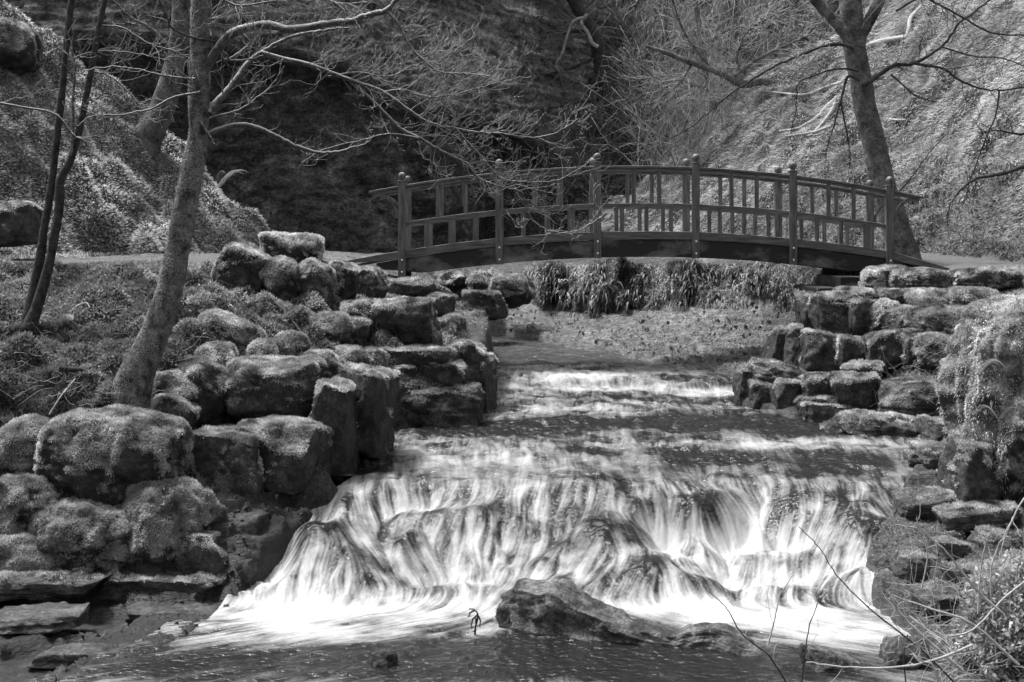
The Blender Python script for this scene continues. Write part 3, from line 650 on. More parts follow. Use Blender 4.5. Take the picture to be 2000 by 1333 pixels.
    if moss > 0:
        fa = np.linalg.norm(np.cross(q[f[:, 2]]-q[f[:, 0]], q[f[:, 3]]-q[f[:, 1]]), axis=1)*.5
        fm = mo[f].mean(1); wgt = fa*fm; tot = wgt.sum()
        if tot > 1e-4:
            cntb = int(min(60000, tot*(26000*(13.5/Y)**1.6)))
            k = rng.choice(len(f), cntb, p=wgt/tot); b = rng.random((cntb, 2))
            q0, q1, q2, q3 = (q[f[k, i]] for i in range(4)); b0, b1 = b[:, :1], b[:, 1:]
            pt = (q0*(1-b0)+q1*b0)*(1-b1)+(q3*(1-b0)+q2*b0)*b1
            nn = (N[f[k, 0]]+N[f[k, 2]]); nn /= np.linalg.norm(nn, axis=1, keepdims=True)
            pn = fbm(pt*7+o, 3, 14); steepn = 1-np.clip(nn[:, 2], 0, 1)
            dr = np.zeros_like(nn); dr[:, 2] = -1
            V_, f3, f4, sh = blades(pt-nn*.004, nn, .025*(Y/14)**.5, .0068*(Y/14)**.8, lean=.55, droop=dr, drp=.7*steepn[:, None], shade=np.clip(.8+1.1*pn+.5*fbm(pt*2.2+o, 2, 16), .15, 1.9)*mossmul)
            link('moss', V_, None, f4, M['moss'], ob, attrs={'shade': sh}, smooth=False)['kind'] = 'stuff'
    if folds:                                             # long moss strands trailing down the face
        k = rng.integers(0, len(q), 11000); k = k[(N[k, 2] < .75) & (N[k, 1] < .5)]; k = k[fbm(q[k]*np.array([4, 4, .8])+o, 3, 24) > -.06]; pt = q[k]+rng.normal(size=(len(k), 3))*.015; g = np.tile([0, 0, -1.], (len(k), 1))
        st_ = fbm(pt*np.array([7, 7, 1.2])+o, 3, 23); V_, f3, f4, sh = blades(pt, N[k], .048, .008, lean=.5, droop=g, drp=.8, seg2=True, shade=np.clip(.75+1.3*st_, .12, 1.7))
        link('hanging_moss', V_, f3, f4, M['moss'], ob, attrs={'shade': sh}, smooth=False)['kind'] = 'stuff'
    return ob
# left bank, foreground to bridge ----------------------------------------------------------
S = stone
S(80, 800, 350, 975, 12.35, 1.0, 2.8, .95, 'largest shaggy mossy boulder, below the foot of the leaning foreground tree', yaw=8, mossmul=.85)
S(0, 815, 130, 960, 12.6, .9, 2.5, .9, 'shaggy boulder left of the largest mossy boulder, cut by the left edge', yaw=-10, mossmul=.85)
S(-90, 930, 110, 1060, 12.1, .9, 2.6, 1.3, 'rounded moss hump low at the left edge of the photo', rough=2, mossmul=.72)
S(50, 975, 300, 1120, 11.95, .9, 3.0, 1.25, 'wide moss hump under the shadowed front of the largest boulder', rough=2.2, mossmul=.72)
S(215, 942, 420, 1112, 12.0, .9, 3.0, 1.2, 'moss hump at the corner beside the dark gully of the waterfall', yaw=12, rough=2, mossmul=.72)
S(-90, 1030, 150, 1118, 11.85, .8, 3.0, 1.2, 'flat mossy ledge stone at the left edge above the wet shelf', rough=2, mossmul=.72)
S(340, 1040, 440, 1130, 12.0, .6, 3.5, .35, 'dark bare stone under the mossy corner lump beside the gully')
S(352, 843, 512, 985, 12.95, .9, 4.0, .62, 'square fronted boulder with a thin mossy top, left of the broad flat fronted block', yaw=-14)
S(432, 822, 638, 962, 13.3, 1.0, 5.0, .5, 'broad flat fronted block with moss fringe on its left half, right above the waterfall', yaw=-6)
S(276, 772, 380, 870, 13.3, .7, 3.2, .7, 'boulder wedged between the foreground tree foot and the ribbed boulders', yaw=15, roll=15)
S(285, 722, 400, 835, 13.8, .8, 2.7, .85, 'ribbed mossy boulder crossed by pale root strands, left of its twin', roll=18)
S(335, 705, 442, 842, 13.9, .8, 2.8, .7, 'steep mossy boulder leaning right against the wide middle boulder', roll=12, yaw=-20)
S(437, 700, 622, 820, 14.1, 1.0, 3.2, .66, 'wide boulder with a lit mossy crown in the middle of the left wall', yaw=-8)
S(575, 690, 668, 760, 15.1, .8, 2.8, .9, 'mossy stone on top behind the two tall dark blocks')
S(608, 742, 694, 935, 13.9, .8, 5.5, .42, 'narrow tall dark block left of the tallest one, with a wet streak', yaw=-10)
S(654, 712, 772, 900, 14.4, .9, 5.5, .45, 'tallest dark block at the water with hanging moss on its rounded top', yaw=-18)
S(378, 607, 508, 692, 15.5, .7, 3.0, .85, 'long mossy boulder with a dark hollow beneath, mid slope right of the foreground tree', roll=24)
S(376, 672, 455, 735, 14.9, .6, 2.5, .9, 'small mossy hump just below the hollowed boulder')
S(486, 665, 536, 702, 15.3, .4, 2.5, .95, 'small mossy stone between the hollowed boulder and the wide boulder')
S(532, 650, 600, 705, 15.6, .5, 2.6, .95, 'mossy stone above the right end of the wide boulder')
S(612, 688, 655, 722, 15.3, .4, 2.6, .9, 'little moss capped stone tucked above the narrow tall block')
S(345, 750, 378, 782, 14.2, .3, 2.6, .9, 'smallest mossy stone between ribbed boulders and tree foot')
S(652, 678, 712, 727, 16.2, .6, 2.6, .85, 'round mossy stone left of the dark gap behind the tallest block')
S(700, 682, 756, 738, 16.5, .6, 3.0, .55, 'dull stone in the shadowed gap under the big square block')
S(604, 613, 684, 675, 16.6, .7, 2.9, .85, 'mossy stone with a rounded nose pointing right, below the second tier')
S(665, 588, 730, 640, 17.5, .7, 4, .8, 'small flat topped block left of the big square block')
S(668, 622, 728, 692, 17.3, .6, 3.2, .45, 'dark stone under the small flat topped block')
S(720, 584, 864, 696, 17.5, 1.1, 5.5, .52, 'big square block with thick moss fringe in the middle of the left wall', yaw=-8, lean=-.08)
S(838, 576, 888, 620, 19.6, .7, 5, .55, 'block behind the big square block towards the bridge', yaw=-10)
S(850, 614, 908, 675, 18.8, .8, 4, .5, 'sloping block beside the right flank of the big square block', yaw=-15, lean=-.15)
S(752, 545, 848, 582, 20.9, .8, 6, .12, 'flat dark slab carrying the left end of the bridge', bed=1.2)
S(845, 562, 862, 580, 21.3, .4, 4, .1, 'tiny dark stone at the right end of the bridge footing slab')
S(690, 523, 753, 582, 19.4, .8, 4.5, .5, 'dark mossy block just left of the first bridge post', yaw=-10)
S(640, 512, 700, 590, 18.6, .7, 3.2, .8, 'draped mossy stone directly left of the dark block by the bridge post')
S(580, 507, 655, 592, 18.1, .8, 3.0, .85, 'mossy stone with dark vertical cracks, third from the bridge along the top row')
S(508, 503, 586, 585, 17.9, .7, 2.8, .85, 'rounded moss topped stone under the light flat mound')
S(414, 478, 528, 572, 17.9, .7, 3.6, .75, 'tilted slab with a bright mossy back sloping to the right', roll=28)
S(508, 456, 628, 515, 20.2, 1.4, 3.2, 1.1, 'light flat mossy mound highest beside the dark cliff', mossmul=1.25)
S(745, 678, 892, 728, 16.9, .9, 5, .75, 'upper mossy slab of the projecting corner pier', yaw=-5)
S(762, 716, 814, 772, 16.8, .6, 3.2, .45, 'left stone in the middle course of the corner pier')
S(806, 708, 908, 770, 16.9, .8, 4, .42, 'right stone in the middle course of the corner pier')
S(770, 752, 940, 842, 16.6, .9, 3.4, .42, 'bottom stone of the corner pier, shaggy and nearly black', rough=1.6, mossmul=.5)
S(886, 668, 946, 760, 17.5, .9, 4.2, .55, 'outer upper block of the corner pier, facing the stream')
S(900, 695, 970, 812, 17.6, .9, 4.2, .4, 'dark outer block of the corner pier standing in the water', yaw=-15)
S(-40, 395, 70, 470, 20.4, 1.0, 4, .25, 'dark overhanging rock on the left hill at the left edge', bed=1)
S(-60, 40, 62, 128, 24.2, 1.6, 2.5, .95, 'round moss covered rock high on the left hill at the left edge')
S(100, 618, 140, 652, 15.2, .4, 2.8, .8, 'mossy stump like stone right of the twin stemmed sapling')
# behind the bridge on the left
S(905, 568, 990, 622, 25.3, 1.1, 3.4, .5, 'pale rounded boulder on the gravel shore under the bridge', mossmul=.8, yaw=-20)
S(958, 535, 1040, 596, 26.5, 1.2, 2.8, .95, 'shaggy mossy boulder behind the pale shore boulder')
S(912, 540, 955, 572, 27.5, .8, 2.8, .8, 'small mossy stone between the bridge and the pale shore boulder')
S(850, 525, 925, 562, 29, 1.2, 3, .6, 'low dark mossy bank stone seen under the left half of the bridge')
# right wall ------------------------------------------------------------------------------
S(1686, 521, 1775, 570, 19.7, .9, 3.8, 0.90, 'mossy capstone under the last bridge post on the right', mossmul=1.1)
S(1740, 526, 1848, 568, 19.4, .9, 3.6, 0.90, 'long pale mossy capstone right of the last bridge post', mossmul=1.1)
S(1868, 524, 1997, 563, 19.3, .9, 3.8, 0.80, 'mossy capstone farthest right beside the path', mossmul=1.1)
S(1640, 564, 1722, 592, 19.4, .7, 4, 0.70, 'thin mossy slab below the dark bridge abutment')
S(1718, 566, 1774, 594, 19.1, .6, 5, 0.50, 'thin slab with a shadowed front in the second course on the right')
S(1766, 565, 1862, 606, 18.9, .8, 3.2, 0.90, 'rounded mossy stone in the middle of the second right course')
S(1856, 563, 1946, 604, 18.7, .8, 3.4, 0.80, 'mossy stone at the right end of the second right course')
S(1594, 572, 1674, 648, 19.2, .8, 3.8, 0.40, 'sloping dark block at the inner corner below the abutment', lean=.1)
S(1660, 586, 1712, 648, 18.9, .6, 4, 0.45, 'narrow block with a mossy drip, right of the sloping corner block')
S(1694, 586, 1764, 652, 18.7, .7, 3.6, 0.50, 'block with a bright moss knob in the third right course')
S(1730, 600, 1795, 652, 18.2, .6, 4, 0.70, 'moss topped cube in the third right course')
S(1776, 598, 1925, 668, 17.7, 1.0, 2.6, 0.85, 'big soft mossy hump above the bramble patch on the right bank', mossmul=.85)
S(1784, 652, 1890, 722, 17.2, .9, 2.6, 0.85, 'lower soft mossy hump on the right bank', mossmul=.85)
S(1494, 640, 1540, 716, 19.4, .6, 4, 0.15, 'bare dark slab leaning at the left end of the right wall', lean=.35, bed=1)
S(1524, 636, 1574, 722, 19.2, .6, 4.5, 0.20, 'second dark upright slab at the left end of the right wall', lean=.15)
S(1562, 646, 1645, 742, 18.3, .8, 4.6, 0.35, 'tall dark block of the middle right course, nearest the water')
S(1632, 656, 1694, 728, 18.1, .7, 3.4, 0.55, 'mossy stone right of the tall dark block')
S(1686, 646, 1768, 722, 17.8, .8, 3.8, 0.50, 'broad block with a mossy shoulder in the middle right course')
S(1760, 652, 1804, 710, 17.6, .6, 3.2, 0.60, 'narrow mossy stone right of the broad shouldered block')
S(1644, 708, 1726, 736, 17.5, .6, 4, 0.25, 'flat wedge stone between the middle and lower right courses')
S(1462, 704, 1580, 756, 18.2, .9, 6, 0.08, 'bare flat slab tipping towards the stream from the right wall', roll=13, bed=1.2)
S(1437, 722, 1474, 792, 18.4, .6, 3.6, 0.10, 'dark corner stone of the right wall farthest into the stream')
S(1460, 744, 1520, 806, 18.0, .7, 4, 0.25, 'dark stone under the bare tipping slab', lean=.1)
S(1508, 742, 1574, 826, 17.6, .7, 3.4, 0.20, 'dark wet stone with streaks right of the tipping slab')
S(1566, 730, 1644, 782, 17.4, .7, 4, 0.50, 'moss topped block above the small step stones')
S(1626, 728, 1728, 812, 16.9, .9, 3.8, 0.45, 'large mossy block at the middle of the lower right course', lean=-.1)
S(1716, 744, 1896, 822, 16.4, 1.1, 4, 0.50, 'longest mossy block of the lower right course', mossmul=.9)
S(1558, 774, 1630, 800, 17.2, .6, 4.5, 0.30, 'thin upper step stone beside the dark pool')
S(1574, 787, 1660, 836, 16.8, .7, 5, 0.25, 'lower step stone beside the dark pool')
S(1640, 808, 1806, 862, 15.75, .8, 5, 0.12, 'long flat bottom slab lying at the water edge on the right', bed=.6, roll=3)
S(1606, 824, 1664, 858, 16.0, .5, 3, 0.20, 'small wet stone left of the long flat bottom slab')
S(1800, 822, 1880, 872, 15.3, .7, 4, 0.15, 'dark rock step right of the long flat bottom slab', bed=1)
S(1752, 955, 1862, 1012, cast(1807, 1012, 9, 20)[1]-.12, .6, 5, 0.05, 'dark angular ledge where the waterfall meets the right shelf', bed=1, m=M['shale'])
S(1845, 920, 1960, 960, cast(1902, 960, 9, 20)[1]-.12, .7, 6, 0.02, 'flat shale ledge above the angular ledge on the right shelf', bed=1.3, m=M['shale'])
S(1820, 1055, 1890, 1095, cast(1855, 1095, 9, 20)[1]-.12, .4, 5, 0.02, 'small dark shale step on the right shelf', bed=1.3, m=M['shale'])
S(1770, 880, 1850, 905, cast(1810, 905, 9, 20)[1]-.12, .5, 6, 0.02, 'thin shale plate at the water edge upstream of the angular ledge', bed=1.3, m=M['shale'])
S(1905, 1040, 1990, 1075, cast(1947, 1075, 9, 20)[1]-.12, .5, 6, 0.02, 'thin shale plate near the right edge below the mossy outcrop', bed=1.3, m=M['shale'])
S(1795, 872, 1935, 915, cast(1865, 915, 9, 20)[1]-.12, .8, 7, .02, 'long flat shale ledge at the foot of the right outcrop, nearest the water', bed=1.3, m=M['shale'], roll=2)
S(1830, 985, 1985, 1030, cast(1907, 1030, 9, 20)[1]-.12, .7, 7, .02, 'broad shale ledge in the middle of the right shelf', bed=1.3, m=M['shale'], roll=-3)
S(1750, 1080, 1850, 1125, cast(1800, 1125, 9, 20)[1]-.12, .5, 7, .02, 'shale ledge right beside the foam at the foot of the waterfall', bed=1.3, m=M['shale'], roll=4)
S(1860, 1100, 1970, 1150, cast(1915, 1150, 9, 20)[1]-.12, .6, 7, .02, 'shale ledge behind the upright pale bramble stems', bed=1.3, m=M['shale'])
S(1790, 1150, 1900, 1200, cast(1845, 1200, 9, 20)[1]-.12, .5, 7, .02, 'lowest shale ledge of the right shelf, just above the bush', bed=1.3, m=M['shale'], roll=3)
S(-60, 1112, 210, 1165, 11.6, .6, 7, .05, 'long dark ledge under the moss humps at the left edge', bed=1.3, m=M['shale'], roll=-1)
S(190, 1120, 430, 1172, 11.75, .6, 7, .05, 'long dark ledge under the corner moss hump', bed=1.3, m=M['shale'], roll=2)
S(-40, 1190, 160, 1232, 10.9, .5, 7, 0, 'low wet ledge in the middle of the left shelf', bed=1.3, m=M['shale'], roll=-2)
S(240, 1178, 470, 1222, 11.4, .5, 7, 0, 'wet ledge sloping to the foam at the left foot of the waterfall', bed=1.3, m=M['shale'], roll=6)
S(60, 1262, 290, 1296, 10.3, .4, 7, 0, 'lowest wet ledge at the pool edge bottom left', bed=1.3, m=M['shale'], roll=2)
S(425, 1000, 530, 1100, 12.5, .5, 5, .0, 'dark wet rock in the gully beside the left edge of the waterfall', bed=1, m=M['rock'])
S(450, 1085, 500, 1150, 12.1, .4, 4, .0, 'small wet rock at the lower end of the gully, touching the foam', bed=1, m=M['rock'])
# rocks standing in the pool
S(966, 1148, 1536, 1272, 10.6, .5, 4.5, 0, 'long jagged grey rock lying across the pool below the waterfall, high at its left end', yaw=-20, name='rock', cat='rock', m=M['poolrock'], rough=2.4, sink=.15, bed=0,
  prof=[(0, .9), (.05, 1), (.22, .95), (.3, .80), (.42, .62), (.52, .50), (.64, .42), (.70, .54), (.78, .60), (.86, .50), (.94, .36), (1, .12)])
S(718, 1268, 778, 1316, 10.05, .22, 3, 0, 'small pointed dark rock in the pool, left of centre', taper=-.4, name='rock', cat='rock', rough=1.5, sink=.08)
S(784, 1262, 828, 1292, 10.4, .2, 2.8, 0, 'smaller dark rock awash beside the pointed one', name='rock', cat='rock', rough=1.3, sink=.06)
S(1566, 1258, 1690, 1322, 9.9, .4, 3.2, 0, 'flat dark rock in the pool behind the brambles', taper=.5, name='rock', cat='rock', m=M['poolrock'], sink=.08)
S(1722, 1238, 1815, 1330, 10.0, .4, 3.2, 0, 'dark rock at the shelf edge behind the bramble stems', name='rock', cat='rock', m=M['poolrock'], sink=.08)
S(1560, 574, 1622, 655, 20.3, 1.0, 5, .1, 'dark recessed stone under the timber sill of the right bridge end')
# big moss draped outcrop at the right edge
S(1880, 574, 2260, 1000, 12.4, 1.4, 3.0, 1.3, 'tall moss draped rock outcrop rising at the right edge', name='rock_outcrop', cat='outcrop', rough=1.8, mossmul=1.4, bed=.4, folds=.20, roll=-6)
S(1850, 850, 1950, 985, 12.6, .6, 5, .5, 'dark stone leaning on the foot of the right outcrop', yaw=15)

# ivy and fern hung bank beyond the bridge
K = [(905,540,552,30),(1000,525,600,29.2),(1060,512,622,28.2),(1200,506,628,26.8),(1350,505,640,25.4),(1500,508,652,24.2),(1600,512,660,23.2),(1700,520,640,22.4)]
K = np.array(K, float); tt = np.linspace(0, 1, 340); pxs = np.interp(tt, np.linspace(0, 1, len(K)), K[:, 0])
yt, yb, Yd = (np.interp(pxs, K[:, 0], K[:, i]) for i in (1, 2, 3))
nv = 90; vv = np.linspace(-.25, 1.0, nv)[:, None]
Xb = ((pxs-1000)*Yd/F)[None, :]+0*vv; ztp, zbt = EZ-(yt-HY)*Yd/F-.03, EZ-(yb-HY)*Yd/F-.1
vc = np.clip(vv, 0, 1); Zb = zbt[None, :]+(ztp-zbt)[None, :]*np.clip(vv+.0, 0, 1)
depth = .0+.55*np.maximum(-vv, 0)*0
Yb = Yd[None, :]+.22*vc-.28*np.sin(np.clip(vc, 0, 1)*pi*.9)**.7+0*Xb
nn_ = fbm(P3(Xb*1.6, Zb*1.2, 3.), 4, 141); n3_ = fbm(P3(Xb*5, Zb*2.5, 5.), 3, 143)
Yb = Yb-.5*nn_-.24*n3_; top_ = vv >= .999
# last rows run back over the path edge
Yb[-1, :] += .8; Yb[-2, :] += .25; Yb[0, :] += .2
Zb = Zb+.22*nn_*np.clip(vc*1.2, 0, 1)
Vb = np.stack([Xb, Yb, Zb], -1).reshape(-1, 3); fb_ = grid_faces(nv, len(pxs)); fb_ = fb_[fb_[:, 0] >= len(pxs)*17]
ivy = link('bank_wall', Vb, None, fb_, M['soil'], attrs={'shade': np.full(len(Vb), .7)}); tag(ivy, 'steep earth bank hung with fern leaves and moss, seen beneath the bridge', 'bank')
Nb = np.zeros_like(Vb); Nb[:, 1] = -1; Nb[:, 2] = .3
def onbank(n, lo=.0, hi=1.0):
    i = (17+(nv-19)*(lo+(hi-lo)*rng.random(n))).astype(int); j = rng.integers(0, len(pxs)-1, n)
    p = Vb[i*len(pxs)+j]+rng.normal(size=(n, 3))*.03; N_ = np.tile([-.15, -.8, .35], (n, 1)); return p, N_
p, n_ = onbank(100000); kb = fbm(p*np.array([2.2, 2.2, 1.6]), 3, 155) > -.12; p, n_ = p[kb], n_[kb]; g = np.tile([0, -.1, -1.], (len(p), 1))
stk = fbm(np.stack([p[:, 0]*3.0, p[:, 2]*.9, p[:, 0]*0], -1), 3, 151)
stf = blades(p, n_, .075, .013, lean=.5, droop=g, drp=.7, seg2=True, shade=np.clip(.5+1.3*stk, .08, 1.5))
link('moss_fringe', stf[0], stf[1], stf[2], M['moss'], ivy, attrs={'shade': stf[3]}, smooth=False)['kind'] = 'stuff'
p, n_ = onbank(9000, .1, 1.0); g = np.tile([0, -.1, -1.], (len(p), 1))
stk = fbm(p*1.3, 3, 153); k = stk > .02; p, n_, g, stk = p[k], n_[k], g[k], stk[k]
stf = blades(p, n_, .19, .032, lean=.55, droop=g, drp=.6, seg2=True, shade=np.clip(.9+.9*stk, .3, 2))
link('fern_leaves', stf[0], stf[1], stf[2], M['fern'], ivy, attrs={'shade': stf[3]}, smooth=False)['kind'] = 'stuff'
# timber abutment under the right end
ab = empty('bridge_abutment', P(1640, 570, 21.5), 'dark timber and stone footing under the right end of the bridge', 'abutment')
def abp(name, x0, x1, y0, y1, Ya, Yb_, m):
    V, f = box((x0-1000)*Ya/F, (x1-1000)*Ya/F, Ya, Yb_, EZ-(y1-HY)*Ya/F, EZ-(y0-HY)*Ya/F); V = V-np.array(ab.location)
    o = link(name, V, None, f, m, ab, smooth=False); b = o.modifiers.new('bevel', 'BEVEL'); b.width = .012; b.segments = 2
abp('sill_beam', 1598, 1640, 563, 571, 20.6, 22.4, M['stringer'])
abp('bearing_block', 1642, 1690, 541, 571, 21.2, 22.9, M['stringer'])
# ------------------------------------------------------------------ trees, limbs and twigs
def smooth_line(pts, rad, n=6):
    pts = np.asarray(pts, float); rad = np.asarray(rad, float)
    if len(pts) < 3: t = np.linspace(0, 1, n+1)[:, None]; return pts[0]*(1-t)+pts[-1]*t, rad[0]*(1-t[:, 0])+rad[-1]*t[:, 0]
    p = np.concatenate([[2*pts[0]-pts[1]], pts, [2*pts[-1]-pts[-2]]]); out = []; ro = []
    for i in range(1, len(p)-2):
        for t in np.linspace(0, 1, n, endpoint=False):
            a, b, c, d = p[i-1], p[i], p[i+1], p[i+2]
            out.append(.5*((2*b)+(-a+c)*t+(2*a-5*b+4*c-d)*t*t+(-a+3*b-3*c+d)*t**3)); ro.append(rad[i-1]*(1-t)+rad[i]*t)
    out.append(pts[-1]); ro.append(rad[-1]); return np.array(out), np.array(ro)
def tube(pts, rad, k=6, knob=0.0, seed=0):
    pts = np.asarray(pts, float); n = len(pts); T = np.gradient(pts, axis=0); T /= np.linalg.norm(T, axis=1, keepdims=True)+1e-9
    up = np.array([.13, .97, .2]); A = np.cross(T, up); A /= np.linalg.norm(A, axis=1, keepdims=True)+1e-9; B = np.cross(T, A)
    th = np.linspace(0, 2*pi, k, endpoint=False)
    R = np.repeat(np.asarray(rad)[:, None], k, 1)
    dirs = A[:, None, :]*np.cos(th)[None, :, None]+B[:, None, :]*np.sin(th)[None, :, None]
    if knob:
        q = pts[:, None, :]+dirs*R[..., None]
        R = R*(1+knob*fbm((q/(np.max(rad)*1.4)).reshape(-1, 3)+seed, 3, 5).reshape(n, k)+knob*.45*fbm((q/(np.max(rad)*.3)).reshape(-1, 3)+seed, 3, 6).reshape(n, k))
    V = (pts[:, None, :]+dirs*R[..., None]).reshape(-1, 3)
    i, j = np.meshgrid(np.arange(n-1), np.arange(k), indexing='ij'); j2 = (j+1) % k
    f = np.stack([i*k+j, i*k+j2, (i+1)*k+j2, (i+1)*k+j], -1).reshape(-1, 4)
    if k >= 4: f = np.concatenate([f, [[(n-1)*k+q for q in (0, 1, 2, 3)]]]) if k == 4 else f
    return V, f
rt = random.Random(5)
def unit(v): return v/(np.linalg.norm(v)+1e-9)
def nrm(s): return np.array([rt.gauss(0, s) for _ in range(3)])
def grow(p, d, L, r, depth, out, up=.25, wig=.28, kids=(3, 6), ang=.75, shrink=.55, flat=.6):
    """a crooked twig with smaller twigs on it"""
    n = 6 if depth > 0 else 4; pts = [np.array(p, float)]; d = unit(d); st = L/n
    for i in range(n):
        w = nrm(wig); w[1] *= flat; d = unit(d+w+np.array([0, 0, up*.25])); pts.append(pts[-1]+d*st)
    rad = np.linspace(r, max(r*.35, .0018), n+1); out.append((np.array(pts), rad, depth))
    if depth > 0:
        for _ in range(rt.randint(*kids)):
            i = rt.randint(1, n-1); base = pts[i]; dd = unit(pts[i+1]-pts[i]); s = nrm(1); s[1] *= flat; s[2] += up; s = unit(s-dd*np.dot(s, dd))
            grow(base, unit(dd*cos(ang)+s*sin(ang)), L*shrink*rt.uniform(.6, 1.15), rad[i]*.62, depth-1, out, up, wig, kids, ang, shrink, flat)
def polys(lines, k0=4):
    Vs, Fs, o = [], [], 0
    for pts, rad, dp in lines:
        V, f = tube(pts, rad, 4 if dp > 0 else 3); Vs.append(V); Fs.append(f+o); o += len(V)
    return np.concatenate(Vs), np.concatenate(Fs)
def px_line(pp, Y, w=None, wz=.0):
    """photo points (col,row[,distance offset]) -> world line at distance Y"""
    out = []
    for i, q in enumerate(pp):
        out.append(P(q[0], q[1], Y+(q[2] if len(q) > 2 else 0)))
    return np.array(out)
def limb(parent, pp, Y, w0, w1, m, tw=0, L=.5, r=.006, depth=1, name='branch', up=.35, k=8, knob=.12, flat=.6, twm=None, dY=0.0, kids=(2, 5)):
    pp = [(q[0], q[1], (q[2] if len(q) > 2 else 0)+dY*i/(len(pp)-1)) for i, q in enumerate(pp)]
    pts = px_line(pp, Y); rad = np.linspace(w0, w1, len(pts))*Y/F/2
    s, rr = smooth_line(pts, rad, 7); s = s+np.array([nrm(.0045*(Y/13)) for _ in s])*np.linspace(0, 1, len(s))[:, None]
    V, f = tube(s, rr, k, knob, rt.random()*50)
    o = link(name, V-base_of(parent), None, f, m, parent)
    if tw:
        lines = []
        for _ in range(tw):
            t = rt.uniform(.12, 1.0); i = min(int(t*(len(s)-1)), len(s)-2); d = unit(s[i+1]-s[i]); q = nrm(1); q[1] *= flat; q[2] += up; q = unit(q-d*np.dot(q, d))
            a = rt.uniform(.5, 1.1); grow(s[i], unit(d*cos(a)+q*sin(a)), L*rt.uniform(.5, 1.2)*(1.1-.3*t), min(r, rr[i]*.8), depth, lines, up, kids=kids, flat=flat)
        V, f = polys(lines); link('twigs', V-base_of(parent), None, f, twm or M['twig'], o)['kind'] = 'stuff'
    return o
def base_of(o): return np.array(o.location)
def trunk(parent, pp, Y, ws, m, k=20, knob=.10, flare=0, name='trunk', n=14):
    pts = px_line(pp, Y); d = np.array([Y+(q[2] if len(q) > 2 else 0) for q in pp]); rad = np.asarray(ws, float)*d/F/2
    s, rr = smooth_line(pts, rad, n); V, f = tube(s, rr, k, knob, rt.random()*50)
    return link(name, V-base_of(parent), None, f, m, parent)

# foreground leaning tree on the left bank
Y = 13.5
t1 = empty('tree', P(262, 800, Y), 'leaning bare tree with mossy trunk on the left bank, limbs reaching over the bridge', 'tree')
trunk(t1, [(240,818),(254,780),(270,725),(300,660),(331,570),(345,500),(360,420),(376,340),(389,262),(389,187),(391,94),(393,20),(392,-60)], Y, [86,74,66,58,50,47,46,42,39,37,36,35,34], M['bark'], 30, .13, n=10)
_tr = [o_ for o_ in t1.children if o_.name.startswith('trunk')][0]
_n = len(_tr.data.vertices); _co = np.zeros(_n*3, np.float32); _tr.data.vertices.foreach_get('co', _co); _co = _co.reshape(-1, 3).astype(float)
_no = np.zeros(_n*3, np.float32); _tr.data.vertices.foreach_get('normal', _no); _no = _no.reshape(-1, 3).astype(float)
_k = rng.integers(0, _n-31, 60000); _u = rng.random((60000, 1)); _p = _co[_k]*(1-_u)+_co[_k+30]*_u; _p += np.cross(_no[_k], [0, 0, 1])*rng.normal(size=(60000, 1))*.01
_pn = fbm((_p+base_of(t1))*5, 3, 201); _kk = (_pn+.35*-_no[_k][:, 0] > .0); _p, _nn, _pn = _p[_kk], _no[_k][_kk], _pn[_kk]
_V, _a, _f, _s = blades(_p, _nn, .016, .006, lean=.6, droop=np.tile([0, 0, -1.], (len(_p), 1)), drp=.6, shade=np.clip(.5+.8*_pn, .2, 1.2))
link('bark_moss', _V, None, _f, M['moss'], _tr, attrs={'shade': _s}, smooth=False)['kind'] = 'stuff'
for a, b, w in (((236,770),(205,812),26), ((262,790),(262,840),24), ((285,760),(292,806),20)):
    limb(t1, [a, ((a[0]+b[0])/2-2, (a[1]+b[1])/2), b], Y-.03, w, w*.35, M['bark'], name='root', k=10)
B1 = [(404,132),(416,112),(428,94),(450,68),(488,54),(525,49),(562,58),(600,54),(637,47),(687,41),(725,28),(755,20),(780,-5)]
limb(t1, B1, Y, 21, 9, M['limb'], 16, .45, .005, dY=-.6)
limb(t1, [(756,22),(777,45),(800,90),(830,120),(860,141),(905,144),(960,150)], Y-.55, 7, 2.5, M['limb'], 36, .42, .004, dY=-.2, depth=2, kids=(2,4))
limb(t1, [(405,222),(414,210),(442,180),(465,150),(488,120),(514,101),(562,75),(615,62),(680,55)], Y, 17, 4, M['limb'], 14, .45, .0045, dY=.4)
limb(t1, [(510,104),(555,116),(600,126),(645,142),(695,161),(747,180),(800,217),(830,236),(860,247),(890,251),(931,259),(987,262),(1025,268),(1081,262),(1130,232)], Y+.15, 11, 2.2, M['limb'], 54, .5, .0036, dY=.5, depth=2, kids=(2,4))
limb(t1, [(691,163),(725,195),(755,225),(781,251),(819,270),(856,292),(894,311),(916,322),(931,345),(961,360),(987,367),(1018,375),(1025,395),(1040,430),(1070,450),(1110,455),(1150,440),(1187,415)], Y+.3, 7, 2, M['limb'], 50, .42, .0034, dY=.2, depth=2, kids=(2,4))
limb(t1, [(890,251),(912,277),(935,300),(957,326),(980,349),(1025,356),(1081,354),(1119,337),(1150,318)], Y+.45, 5, 1.8, M['limb'], 22, .4, .0035)
limb(t1, [(931,345),(940,366),(955,378),(975,374),(1010,362),(1050,372),(1078,376),(1080,358)], Y+.4, 3.5, 1.6, M['limb'], 6, .25, .003)
limb(t1, [(404,268),(414,259),(442,249),(472,244),(502,249),(540,266),(577,285),(622,298),(664,296),(690,288),(712,283),(732,264)], Y, 12, 3, M['limb'], 22, .16, .003, up=1.0, depth=0)
limb(t1, [(408,232),(418,229),(469,214),(502,191),(532,165),(555,131)], Y, 5, 2, M['limb'], 12, .35, .0035)
limb(t1, [(428,94),(436,116),(450,115),(478,96),(488,82),(470,66),(455,75)], Y-.05, 8, 4, M['limb'], 3, .3, .003)
